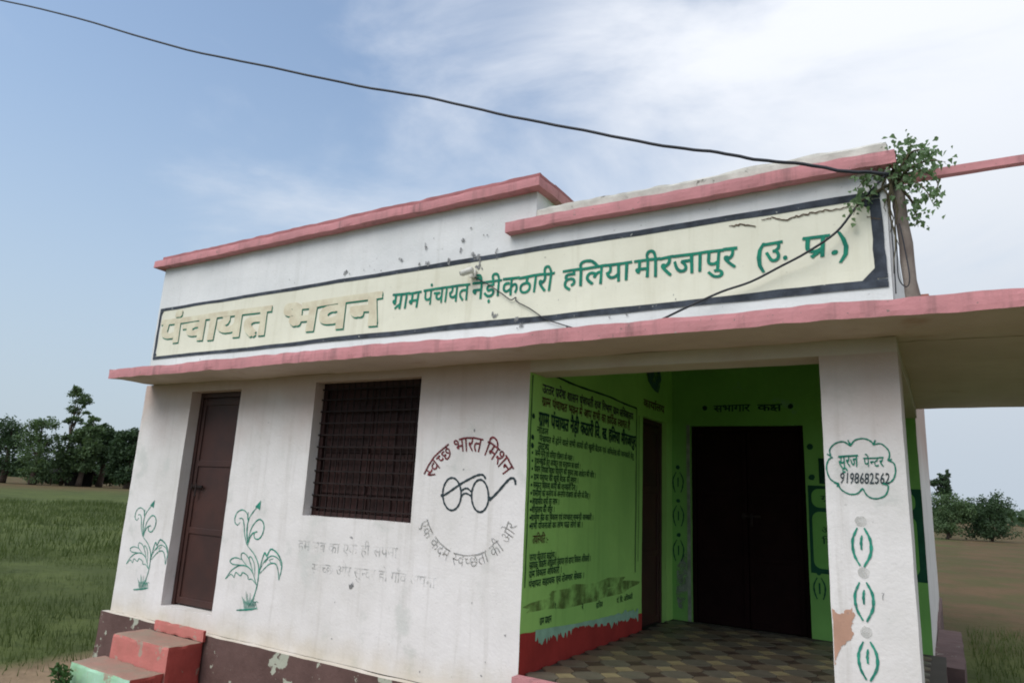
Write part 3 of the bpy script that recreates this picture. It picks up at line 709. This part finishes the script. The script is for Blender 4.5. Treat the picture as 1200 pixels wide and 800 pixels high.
lw('ग्राम प्रधान', .28, .46, .315, .36, bold=.006); lw('सचिव', 1.25, 1.38, .33, .37); lw('पं. वि. अधिकारी', 1.68, 2.06, .325, .365); lw('१', .50, .53, .40, .44); lw('२', .97, 1.01, .35, .39)
lw('कार्यालय', 2.30, 2.92, 2.16, 2.235, POSTERBR, .006)
paint('painted_outline', merge([disc((2.62, 2.52), .22, 12, .17, .15)]), 'L', .004, BLUEPT, PWL)
# red dado with jagged peeled mint undercoat
def dado():
    n = 60; V = []; F = []
    for i in range(n+1):
        u = .0+2.30*i/n; V += [(u, .004), (u, .293-.12*u/2.3+noise.noise(Vector((u*9, 0, 0)))*.006)]
    for i in range(n): F.append([2*i, 2*i+1, 2*i+3, 2*i+2])
    paint('red_dado', (V, F), 'L', .004, RED, PWL)
    V = []; F = []; n = 110
    for i in range(n+1):
        u = .22+1.98*i/n; top = .293-.12*u/2.3
        lo = top-(.10*abs(noise.noise(Vector((u*8, 1, 0))))+.07*abs(noise.noise(Vector((u*31, 2, 0))))+.02)*(1.5 if u < .8 else (.5 if u < 1.3 else .9))
        hi = top+.008+.05*max(0, u-.9)*(.6+noise.noise(Vector((u*12, 3, 0))))
        V += [(u, max(.03, lo)), (u, hi)]
    for i in range(n): F.append([2*i, 2*i+1, 2*i+3, 2*i+2])
    paint('peeled_mint_patch', (V, F), 'L', .0055, MINT, PWL)
dado()
# the same red carries round the green end of the front wall (already in plane L)

# rear wall: title over the door, motifs, notice panels
def rw(t, u0, u1, b, h, m=POSTERINK, bold=0.0, **k): write('lettering', t, 'B', u0, u1, b, h, m, RW, off=.005, bold=bold, jit=.03, **k)
rw('सभागार', .47, .85, 2.20, 2.27, bold=.014); rw('कक्ष', .93, 1.16, 2.20, 2.27, bold=.014)
paint('painted_bullet', disc((.37, 2.245), .028), 'B', .005, POSTERINK, RW); paint('painted_bullet', disc((1.26, 2.245), .028), 'B', .005, POSTERINK, RW)
def motif(u, v, s=1):
    return [ribbon([(u-.02*s, v+.11*s), (u-.055*s, v+.03*s), (u-.05*s, v-.05*s), (u-.03*s, v-.11*s)], .014, 5), ribbon([(u+.02*s, v+.11*s), (u+.055*s, v+.03*s), (u+.05*s, v-.05*s), (u+.03*s, v-.11*s)], .014, 5), ribbon([(u, v+.05), (u, v-.05)], .014, 4, False), disc((u, v+.16*s), .022)]
for g_ in [g for v in (.72, 1.08, 1.44) for g in motif(.07, v)]+motif(1.46, .48, .9): paint('painted_leaf_stroke', g_, 'B', .005, DKGREEN, RW)
paint('pale_jamb_edge', sheet(.165, .203, .0, 2.06, .1), 'B', .004, mat('grey_jamb', (.30, .34, .27), var=.2, scale=9), RW)
def rrect(u0, u1, v0, v1, r, n=5):
    P = []
    for cx_, cy_, a0 in ((u1-r, v1-r, 0), (u0+r, v1-r, 90), (u0+r, v0+r, 180), (u1-r, v0+r, 270)):
        for i in range(n+1): a = R_(a0+90*i/n); P.append((cx_+r*math.cos(a), cy_+r*math.sin(a)))
    return P, [list(range(len(P)))]
paint('painted_notice_frame', sheet(1.39, 2.365, .62, 1.45, .2), 'B', .004, DKGREEN, RW)
paint('painted_notice_field', rrect(1.42, 2.31, 1.24, 1.42, .07), 'B', .0065, LTGREEN, RW); paint('painted_notice_field', rrect(1.42, 2.31, .665, 1.20, .07), 'B', .0065, LTGREEN, RW)
for t, a, b_, z in (('ग्राम पंचायत', 1.50, 2.2, 1.30), ('सूचना', 1.6, 2.1, 1.10), ('आय व्यय का विवरण', 1.50, 2.2, 1.0), ('वित्तीय वर्ष', 1.50, 2.1, .90), ('प्राप्त राशि', 1.55, 2.2, .80), ('व्यय राशि', 1.55, 2.2, .71)):
    write('lettering', t, 'B', a, b_, z, z+.055, POSTERINK, RW, off=.008)
for v_ in (1.83, 1.53): paint('painted_bullet', disc((1.43, v_), .03), 'B', .005, DKGREEN, RW)
paint('painted_switch_board', sheet(1.50, 1.66, 1.47, 1.72, .1), 'B', .004, POSTERINK, RW)
paint('scuffed_plaster', disc((.11, .42), .075, 12, .28, .3), 'B', .0045, mat('grey_scuff', (.30, .34, .28), var=.2, scale=9, alpha_noise=(12, .35, .6, .1, .9)), RW)

# doors
def door(u0, u1, z0, z1, plane, depth, m, rails, nm='door', leaves=1, latch=True):
    """leaf slightly behind the wall face; planks, rails and ironwork stand proud of it"""
    d = empty(nm, (0, 0, 0), None, None); d.parent = B; d.location = -B.location
    def bx(n_, a, b, c, e, p0, p1, mm):
        if plane == 'F': return box(n_, a, b, p0, p1, c, e, mm, None, .003)
        if plane == 'B': return box(n_, a, b, BACK+p0, BACK+p1, c, e, mm, None, .003)
        return box(n_, -p1, -p0, a, b, c, e, mm, None, .003)
    def put(o): o.parent = d; return o
    put(bx('door_frame', u0-.0, u0+.045, z0, z1, depth-.01, depth+.06, m)); put(bx('door_frame', u1-.045, u1, z0, z1, depth-.01, depth+.06, m)); put(bx('door_frame', u0+.045, u1-.045, z1-.05, z1, depth-.008, depth+.06, m))
    wdt = (u1-u0-.09)/leaves
    for L in range(leaves):
        a, b = u0+.045+wdt*L+.003, u0+.045+wdt*(L+1)-.003
        put(bx('door_leaf', a, b, z0+.01, z1-.052, depth+.015, depth+.05, m))
        for f in (0, *rails, 1):
            zz = z0+.05+(z1-z0-.15)*f; put(bx('rail', a+.005, b-.005, zz-.03, zz+.03, depth+.004, depth+.0148, m))
        put(bx('stile', a+.004, a+.05, z0+.02, z1-.06, depth+.001, depth+.0146, m)); put(bx('stile', b-.05, b-.004, z0+.02, z1-.06, depth+.001, depth+.0146, m))
    if latch:
        um = u0+.11 if leaves == 1 else (u0+u1)/2
        zz = z0+(z1-z0)*.545
        put(bx('latch', um-.06, um+.13, zz-.012, zz+.012, depth-.022, depth-.002, IRON)); put(bx('latch', um+.03, um+.055, zz-.10, zz+.03, depth-.03, depth-.0225, IRON))
        put(bx('latch', um-.05, um-.02, zz-.03, zz+.03, depth-.026, depth-.0222, IRON))
    return d
door(-4.067, -3.275, .0, 2.10, 'F', .12, DOOR, (.34, .68))
door(2.30, 3.01, .0, 2.06, 'L', .06, DOOR, (.34, .68), latch=False)
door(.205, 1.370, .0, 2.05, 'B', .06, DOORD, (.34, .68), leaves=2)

# window: outer wooden shutters behind an iron grille
WN = empty('window', (0, 0, 0), None, None); WN.parent = B; WN.location = -B.location
def wb(n_, *a, m=SHUT, bev=.003): o = box(n_, *a, m, None, bev); o.parent = WN; return o
wx0, wx1, wz0, wz1 = -2.237, -1.022, .957, 2.125
wb('window_frame', wx0, wx0+.05, .10, .16, wz0, wz1); wb('window_frame', wx1-.05, wx1, .10, .16, wz0, wz1)
wb('window_frame', wx0+.05, wx1-.05, .10, .158, wz1-.05, wz1); wb('window_frame', wx0+.05, wx1-.05, .10, .158, wz0, wz0+.04)
npk = 12
for i in range(npk):
    a = wx0+.052+(wx1-wx0-.104)*i/npk; b = wx0+.052+(wx1-wx0-.104)*(i+1)/npk; dd = random.uniform(0, .008)
    wb('shutter_plank', a+.002, b-.002, .132+dd, .155+dd, wz0+.042, wz1-.052)
for z in (.20, .50, .80):
    zz = wz0+(wz1-wz0)*z; wb('shutter_rail', wx0+.06, (wx0+wx1)/2-.008, .122, .1315, zz-.035, zz+.035); wb('shutter_rail', (wx0+wx1)/2+.008, wx1-.06, .122, .1315, zz-.035, zz+.035)
for i in range(15):
    a = wx0+.06+(wx1-wx0-.12)*(i+.5)/15; wb('grille_bar', a-.004, a+.004, .095, .105, wz0+.0, wz1-.0, m=IRON, bev=0)
for z in (.06, .15, .24, .33, .42, .51, .60, .69, .78, .87, .95):
    zz = wz0+(wz1-wz0)*z; wb('grille_crossbar', wx0, wx1, .084, .092, zz-.006, zz+.006, m=IRON, bev=0)

# porch floor: octagonal mosaic tiles with small square insets
FL = empty('porch_floor', (0, 0, 0), None, None); FL.parent = B; FL.location = -B.location
rough_box('mortar_bed', .002, 2.46, -.003, BACK-.002, -.018, .016, GROUT, None, step=.4, k=.3).parent = FL
T = .235; cut = .068
def tile_mesh(P, m, h=.012):
    n = len(P); V = [(x, y, 0) for x, y in P]+[(x*.985, y*.985, h) for x, y in P]
    F = [list(range(n, 2*n))]+[[i, (i+1) % n, n+(i+1) % n, n+i] for i in range(n)]
    me = bpy.data.meshes.new('tile'); me.from_pydata(V, [], F); me.materials.append(m); return me
hh = T/2-.003
cut = .085
octo = [(hh, -hh+cut), (hh, hh-cut), (hh-cut, hh), (-hh+cut, hh), (-hh, hh-cut), (-hh, -hh+cut), (-hh+cut, -hh), (hh-cut, -hh)]
dia = [(cut-.006, 0), (0, cut-.006), (-cut+.006, 0), (0, -cut+.006)]
MO = [tile_mesh(octo, TILE_G), tile_mesh(octo, TILE_B)]; MI = [tile_mesh(dia, TILE_Y), tile_mesh(dia, TILE_D)]
nx, ny = 10, 13
for i in range(nx):
    for j in range(ny):
        o = bpy.data.objects.new('tile', MO[(i+j) % 2]); C.objects.link(o); o.parent = FL; o.location = (.125+i*T, .11+j*T+.01, .0165+random.uniform(0, .002)); o.rotation_euler = (random.uniform(-.004, .004), random.uniform(-.004, .004), 0)
        if i < nx-1 and j < ny-1:
            o = bpy.data.objects.new('inset_tile', MI[(i+j+(j//2)) % 2]); C.objects.link(o); o.parent = FL; o.location = (.125+(i+.5)*T, .12+(j+.5)*T, .0172)

# ------------------------------------------------------------------ entrance steps
S = empty('entrance_steps', (-3.7, -.4, GZ), 'three painted cement steps in salmon and mint below the brown left door', 'steps')
def step(*a, **k): o = rough_box('step', *a, None, **k); o.parent = S; o.location = -S.location; return o
step(-3.95, -3.20, -.115, -.085, -.20, -.105, STEPRED, step=.03, worn=.003, k=1.6, face={'z1': STEPRED, 'x1': STEPSIDE})
step(-4.09, -3.225, -.42, -.085, GZ-.05, -.203, STEPRED, step=.03, worn=.0055, k=2.6, face={'z1': TREAD, 'x1': STEPSIDE})
step(-4.15, -3.235, -.72, -.423, GZ-.05, -.405, STEPMINT, step=.03, worn=.0055, k=2.6, face={'z1': TREAD, 'x1': STEPSIDE})

# ------------------------------------------------------------------ things fixed to the front
def on(px, py, y=0.0):
    d = CF+(px-600)/FOC*CR-(py-400)/FOC*CU; return Vector(CAM+(y-CAM[1])/d[1]*d)
L = empty('wall_light_fixture', on(556, 322), 'small white light fixture on the sign between the words', 'light fixture')
def lp(o, par=None): o.parent = L; o.location = -L.location; return o
c = on(556, 322)
lp(box('backplate', c.x-.03, c.x+.03, -.028, -.010, c.z-.03, c.z+.035, LAMPW, None))
lp(tube('bracket', [c+Vector((0, -.02, .01)), c+Vector((.005, -.06, .012)), c+Vector((.0, -.085, 0))], .008, LAMPW))
lp(tube('lamp_housing', [c+Vector((-.055, -.10, -.01)), c+Vector((-.05, -.10, -.01)), c+Vector((.035, -.085, .012)), c+Vector((.042, -.084, .014))], [.02, .026, .028, .02], LAMPW, n=12))
lp(tube('lens', [c+Vector((-.066, -.102, -.013)), c+Vector((-.056, -.10, -.0105))], [.016, .019], INK, n=12))
w1 = [on(*p) for p in ((558, 326), (575, 335), (590, 345), (600, 352), (606, 349), (607, 354), (622, 362), (640, 374), (657, 380), (674, 385))]
for p in w1: p.y = -.02
tag(tube('loose_wire', [Vector(q) for q in smooth_line(w1, 4)], .0045, CABLE, None, 5), 'short black wire sagging from the light fixture to the slab', 'wire')
P = [on(1040, 203, -.03), on(1022, 222, -.04), on(1003, 243, -.05), on(980, 272, -.06), on(945, 296, -.08), on(915, 312, -.06), on(880, 330, -.05), on(845, 342, -.06), on(805, 360, -.1), on(776, 374, -.2)]
tag(tube('loose_wire', [Vector(q) for q in smooth_line(P, 5)], .0075, CABLE, None, 6), 'long black wire drooping across the right end of the sign', 'wire')
for L_, lab in (([(1043, 236), (1045, 270), (1048, 310), (1050, 344)], 'thin wire hanging straight beside the sign border corner'), ([(1048, 250), (1051, 290), (1053, 325), (1062, 336), (1066, 325), (1060, 290), (1054, 262)], 'thin wire looping low between sign and wooden post')):
    P = [on(*p, -.012) for p in L_]; tag(tube('hanging_wire', [Vector(q) for q in smooth_line(P, 4)], .0035, CABLE, None, 5), lab, 'wire')
# leaning post and rail at the parapet corner
pb = on(1071, 346, .05); pb.z = ZT-.002; pt = on(1049, 200, .05)
PP = []
for i in range(9):
    s = i/8; PP.append(pb.lerp(pt, s)+Vector((math.sin(i*1.9)*.004, 0, 0)))
tag(tube('wooden_post', PP, [.040-.006*i/8+.003*math.sin(i*2.3) for i in range(9)], POST, None, 8), 'weathered grey brown post leaning at the right end of the parapet', 'post')
pk = on(1079, 330, .08)
tag(box('brick', pk.x-.03, pk.x+.035, .06, .17, ZT+.001, ZT+.15, BRICK), 'small reddish brick standing behind the leaning post foot', 'brick')
ra, rb = on(1058, 211, .06), on(1200, 187, .06)
rb.z = ra.z; rx = 3.25
rl = empty('corner_rail', (rx, .06, ZT), 'pink painted rail running right from the parapet corner over the slab', 'rail')
o = rough_box('rail_bar', ra.x, rx+.03, .035, .085, ra.z-.022, ra.z+.024, PINK, None, step=.06, k=1.2); o.parent = rl; o.location = -rl.location
o = rough_box('rail_post', rx-.03, rx+.03, .03, .09, ZT+.002, ra.z-.024, PINK, None, step=.1, k=1.0); o.parent = rl; o.location = -rl.location

# overhead cable: from the post away to the far left
a = Vector((2.42, -.13, 3.17)); bx_ = Vector((-9.0, -1.4, 0))
L = [(-40, -10), (68, 16), (200, 53), (300, 76), (420, 100), (500, 115), (600, 136), (700, 157), (790, 172), (850, 181), (900, 188), (960, 196), (1000, 201), (1042, 205)]
Pc = []
nrm = Vector((bx_.y-a.y, -(bx_.x-a.x), 0))
for px, py in L:
    d = Vector(CF+(px-600)/FOC*CR-(py-400)/FOC*CU); c0 = Vector(CAM); t_ = nrm.dot(a-c0)/nrm.dot(d); Pc.append(c0+d*t_)
dv = Pc[0]-Pc[1]; 
for k in range(1, 6): Pc.insert(0, Pc[0]+dv.normalized()*2.2+Vector((0, 0, .06*k)))
Ps = [Vector(q) for q in smooth_line(Pc, 6)]
Ps = [q+Vector((0, 0, .006*math.sin(i*.55)+.002*math.sin(i*1.7))) for i, q in enumerate(Ps)]
tag(tube('overhead_cable', Ps, .0105, CABLE, None, 7), 'thick black power cable slanting across the sky to the parapet corner', 'cable')

# ------------------------------------------------------------------ peepal sapling on the parapet corner
def leaf_geo(p, s, rot):
    sh = [(0, 0), (.42, .12), (.5, .45), (.22, .78), (0, 1.25), (-.22, .78), (-.5, .45), (-.42, .12)]
    cu_ = random.uniform(-.5, .5); V = [(x*s, y*s, (.45*abs(x)+cu_*y*y)*s) for x, y in sh]; return [rot @ Vector(v)+p for v in V], [[0, 1, 2, 3, 4], [0, 4, 5, 6, 7]]
from mathutils import Euler
PT = empty('peepal_sapling', (2.43, .05, 3.10), 'leafy green fig sapling sprouting from the right parapet corner', 'plant')
root = Vector((2.43, .03, 3.12))
br = [[(1050, 215), (1058, 190), (1066, 176), (1068, 162)], [(1050, 212), (1070, 195), (1090, 188), (1108, 190)], [(1050, 215), (1068, 212), (1084, 222), (1094, 240)], [(1052, 216), (1068, 235), (1074, 252), (1076, 266)],
      [(1048, 210), (1030, 205), (1015, 210), (1004, 222)], [(1046, 214), (1022, 228), (1006, 238), (1000, 252)], [(1050, 208), (1044, 190), (1040, 178), (1034, 168)], [(1050, 210), (1078, 200), (1098, 212), (1096, 228)], [(1050, 210), (1066, 180), (1086, 176), (1102, 180)]]
parts = []; tips = []
for i, b in enumerate(br):
    ya = .02; yb = random.uniform(-.22, .22) if i not in (4, 5) else -.14
    Q = [on(px, py, ya+(yb-ya)*k/3) for k, (px, py) in enumerate(b)]; Q = [Vector(q) for q in smooth_line(Q, 4)]
    tube('twig', Q, [max(.0015, .011*(1-j/len(Q))) for j in range(len(Q))], STEM, PT, 5); tips.append(Q)
for Q in tips:
    for j, q in enumerate(Q[2:]):
        for _ in range(4):
            s = random.uniform(.013, .034); p = q+Vector(rng.normal(0, .030, 3)*np.array([1, 1.4, 1]))
            parts.append(leaf_geo(p, s, Euler((random.uniform(1.0, 2.2), random.uniform(-.6, .6), random.uniform(-1.2, 1.2))).to_matrix() @ Euler((0, 0, math.pi+random.uniform(-.8, .8))).to_matrix()))
for px, py, r, n in ((1066, 182, .055, 60), (1058, 190, .05, 50), (1078, 178, .05, 45), (1086, 183, .04, 26), (1060, 206, .05, 40), (1088, 215, .03, 16), (1052, 196, .04, 30), (1080, 232, .025, 14), (1074, 240, .03, 14), (1066, 228, .025, 10), (1010, 216, .03, 22), (1012, 224, .03, 16), (1045, 167, .016, 8), (1038, 172, .014, 6), (1096, 190, .03, 14), (1002, 240, .022, 12), (1020, 212, .022, 12), (1048, 212, .05, 40)):
    for _ in range(int(n*.6)):
        p = on(px, py, random.uniform(-.12, .14))+Vector(rng.normal(0, r*.85, 3)*np.array([1, .8, .85]))
        parts.append(leaf_geo(p, random.uniform(.016, .034), Euler((random.uniform(.9, 2.2), random.uniform(-.7, .7), random.uniform(-1.2, 1.2))).to_matrix() @ Euler((0, 0, math.pi+random.uniform(-.9, .9))).to_matrix()))
for k_, (x_, ln) in enumerate(((2.395, .35), (2.40, .6), (2.375, .22), (2.42, .45))):
    Q = [Vector((x_+.012*math.sin(i*1.3+k_), -.012-.004*k_, 3.16-ln*i/8)) for i in range(9)]; tube('root', Q, [.009*(1-i/10) for i in range(9)], STEM, PT, 5)
V, F = merge(parts); o = obj('foliage', V, F, LEAF, PT); o['kind'] = 'stuff'
# weed at the foot of the steps
WD = empty('weed', (-4.0, -.85, GZ), 'small leafy weed in front of the mint bottom step', 'plant')
parts = []
for i in range(9):
    a_ = random.uniform(0, 6.28); b0 = Vector((-4.02, -.84, GZ)); e = b0+Vector((math.cos(a_)*.10, math.sin(a_)*.06, random.uniform(.10, .24)))
    Q = [b0, b0.lerp(e, .5)+Vector((0, 0, .03)), e]; tube('stalk', Q, [.004, .003, .002], STEM, WD, 5)
    for j in range(9):
        parts.append(leaf_geo(b0.lerp(e, .3+j*.08)+Vector(rng.normal(0, .02, 3)), random.uniform(.025, .05), Euler((random.uniform(.2, 1.6), random.uniform(-.8, .8), random.uniform(0, 6.3))).to_matrix()))
V, F = merge(parts); o = obj('foliage', V, F, WEED, WD); o['kind'] = 'stuff'

# ------------------------------------------------------------------ trees and far field
def spot(px, dist):
    """ground position in the direction of photo column px (taken at the horizon), dist metres away"""
    hy = 554+(px-100)*.05
    d = CF+(px-600)/FOC*CR-(hy-400)/FOC*CU; d = d/math.hypot(d[0], d[1]); return Vector((CAM[0]+d[0]*dist, CAM[1]+d[1]*dist, GZ))
def px_m(dist, px): return dist/FOC*math.cos(math.atan(abs(px-600)/FOC))
def tree(name, px, dist, top, cls, leafn, leafs, m, label, group=None, cat='tree', trunk_w=.25, branches=True):
    """cls: foliage clumps as (dx, height, rx, rz) in photo pixels from the foot"""
    base = spot(px, dist); k = px_m(dist, px); side = Vector(CR); side.z = 0; side.normalize(); fwd = Vector((-side.y, side.x, 0))
    r = empty(name, base, label, cat, group)
    tp = [base, base+Vector((0, 0, top*k*.3))+side*.2, base+Vector((0, 0, top*k*.6))+side*.1*k, base+Vector((0, 0, top*k*.9))+side*cls[0][0]*k*.8]
    Pn = smooth_line(tp, 4); parts = [tube_geo(Pn, [max(.03, trunk_w*(1-i/len(Pn))) for i in range(len(Pn))], 8)]
    for dx, h, rx, rz in cls:
        c = base+side*dx*k+Vector((0, 0, h*k)); s = tp[1].lerp(tp[2], random.uniform(.0, .9))
        if branches: parts.append(tube_geo([s, s.lerp(c, .5)+Vector((0, 0, -.1)), c], [trunk_w*.4, trunk_w*.25, .03], 5))
    V, F = merge(parts); obj('trunk', V, F, BARK, r, True)
    tot = sum(a*b for _, _, a, b in cls); LV = []; LF = []
    for dx, h, rx, rz in cls:
        n = int(leafn*rx*rz/tot); c = np.array(base+side*dx*k+Vector((0, 0, h*k))); ry = (rx+rz)*.5
        sub = [(rng.normal(0, 1, 3)) for _ in range(max(4, n//60))]
        sub = [s_/max(1e-6, np.linalg.norm(s_))*random.uniform(.3, 1.0) for s_ in sub]
        for q in range(n):
            sc = sub[q % len(sub)]+rng.normal(0, .17, 3)
            p = c+np.array(side)*sc[0]*rx*k+np.array(fwd)*sc[1]*ry*k+np.array([0, 0, sc[2]*rz*k])
            if p[2] < GZ+.02: continue
            u_ = rng.normal(0, 1, 3); u_ /= np.linalg.norm(u_); v_ = np.cross(u_, rng.normal(0, 1, 3)); v_ /= np.linalg.norm(v_); s_ = leafs*k*random.uniform(.6, 1.4); o_ = len(LV)
            LV += [p-u_*s_, p+v_*s_*.6, p+u_*s_, p-v_*s_*.6]; LF.append([o_, o_+1, o_+2, o_+3])
    o = obj('crown', LV, LF, m, r); return r
G = 'trees across the field to the left'
tree('field_tree', 74, 118, 118, [(6, 103, 13, 8), (0, 110, 9, 6), (12, 97, 8, 5), (-3, 86, 10, 6), (14, 88, 7, 5), (-4, 74, 7, 5), (6, 76, 9, 6)], 3600, 1.1, TREE1, 'tall thin tree with flat tiered crown at far left of the field', G, trunk_w=.28)
tree('field_tree', 94, 112, 70, [(2, 64, 14, 10), (-10, 54, 13, 12), (10, 50, 14, 12), (0, 32, 18, 14), (-20, 30, 14, 20), (6, 78, 9, 5)], 9000, 1.6, TREE1, 'lighter green broad tree below the tall thin tree', G, trunk_w=.4)
tree('field_tree', 118, 116, 60, [(0, 58, 16, 12), (-12, 50, 12, 12), (12, 44, 14, 13), (0, 36, 20, 12), (-6, 66, 8, 6)], 10000, 1.6, TREE2, 'dark dense rounded tree in the middle of the left grove', G, trunk_w=.5)
tree('field_tree', 150, 110, 64, [(0, 60, 15, 10), (-12, 50, 12, 14), (12, 48, 14, 14), (2, 34, 20, 18), (-14, 30, 10, 18), (4, 14, 18, 10)], 10000, 1.6, TREE2, 'dark tree nearest the white end wall of the hall', G, trunk_w=.45)
tree('field_tree', 40, 112, 80, [(0, 70, 16, 14), (-14, 55, 16, 14), (10, 50, 14, 16), (0, 30, 24, 18), (2, 12, 22, 10)], 6500, 1.3, TREE1, 'broad tree at the extreme left edge of the view', G, trunk_w=.5)
tree('field_tree', 5, 118, 70, [(0, 60, 20, 14), (-14, 45, 16, 16), (14, 44, 16, 16), (0, 22, 26, 16)], 5500, 1.4, TREE2, 'dark tree cut off by the left picture edge', G, trunk_w=.5)
for px, d, t, lab in ((66, 128, 20, 'low dark scrub behind the thatched shed'), (130, 130, 22, 'low dark scrub between the two dark trees')):
    tree('scrub_bush', px, d, t, [(-16, 12, 20, 11), (14, 11, 20, 11), (0, 18, 22, 10)], 6000, 1.7, TREE2, lab, 'scrub under the left grove', 'bush', .1, False)
# thatched shed
hb = spot(86, 116); k = px_m(116, 86); side = Vector(CR); side.z = 0; side.normalize(); fwd = Vector((-side.y, side.x, 0))
H = empty('thatched_shed', hb, 'low dark thatched shed on posts under the left trees', 'shed')
def hp(a, f, h): return hb+side*a+fwd*f+Vector((0, 0, h))
W_ = 17*k
for f in (-1.6, 1.6):
    for a_ in (-W_*.9, -W_*.3, W_*.3, W_*.9): tube('post', [hp(a_, f, 0), hp(a_, f, 1.9)], .09, BARK, H, 6)
V = []; 
for a_ in (-W_, W_):
    V += [hp(a_, -2.3, 1.7), hp(a_, 0, 3.0), hp(a_, 2.3, 1.7), hp(a_, 2.2, 1.5), hp(a_, 0, 2.75), hp(a_, -2.2, 1.5)]
F = [[0, 1, 7, 6], [1, 2, 8, 7], [3, 4, 10, 9], [4, 5, 11, 10], [5, 0, 6, 11], [2, 3, 9, 8], [0, 1, 4, 5], [1, 2, 3, 4], [6, 7, 10, 11], [7, 8, 9, 10]]
obj('roof', V, F, THATCH, H)
V = [hp(-W_*.9, 1.5, 0), hp(W_*.9, 1.5, 0), hp(W_*.9, 1.5, 1.8), hp(-W_*.9, 1.5, 1.8), hp(-W_*.9, 1.7, 0), hp(W_*.9, 1.7, 0), hp(W_*.9, 1.7, 1.8), hp(-W_*.9, 1.7, 1.8)]
obj('back_wall', V, [[0, 1, 2, 3], [4, 5, 6, 7], [0, 1, 5, 4], [3, 2, 6, 7], [0, 3, 7, 4], [1, 2, 6, 5]], THATCH, H)
# right side
G2 = 'trees behind the right end of the hall'
tree('field_tree', 1110, 72, 74, [(0, 66, 7, 7), (-8, 60, 8, 5), (2, 56, 6, 8), (6, 72, 4, 4), (-14, 58, 6, 4), (-3, 50, 9, 7)], 4200, 1.1, TREE2, 'dark ragged tree rising over the bushes seen past the right wall', G2, trunk_w=.2)
tree('field_bush', 1108, 66, 40, [(-6, 34, 13, 16), (8, 36, 13, 15), (0, 14, 22, 12), (22, 32, 10, 17)], 8500, 1.1, TREE1, 'rounded green bush mass beside the white rear wall edge', G2, 'bush', .12)
tree('field_bush', 1160, 68, 44, [(-14, 32, 16, 17), (10, 36, 18, 18), (0, 12, 30, 12)], 6500, 1.2, TREE2, 'dark bush mass at the far right edge', G2, 'bush', .12)
# far tree line that reads as one mass
LV = []; LF = []
for _ in range(9000):
    an = random.uniform(R_(-100), R_(35)); rr = random.uniform(225, 260); hgt = (noise.noise(Vector((an*14, 0, 0)))*.5+.75)*5.0
    p = np.array([CAM[0]+math.sin(an)*rr, CAM[1]+math.cos(an)*rr, GZ+random.uniform(0, 1)**.8*hgt]); u_ = rng.normal(0, 1, 3); u_ /= np.linalg.norm(u_); v_ = np.cross(u_, rng.normal(0, 1, 3)); v_ /= np.linalg.norm(v_); s_ = random.uniform(.6, 1.4); o_ = len(LV)
    LV += [p-u_*s_, p+v_*s_, p+u_*s_, p-v_*s_]; LF.append([o_, o_+1, o_+2, o_+3])
o = obj('far_tree_line', LV, LF, TREE2); tag(o, 'distant dark line of trees along the horizon', 'tree line', kind='stuff')

C.objects.unlink(_fo); bpy.data.objects.remove(_fo)
for o in bpy.data.objects:                       # empties used as parts carry no category
    for kx in ('label', 'category'):
        if kx in o and o[kx] is None: del o[kx]
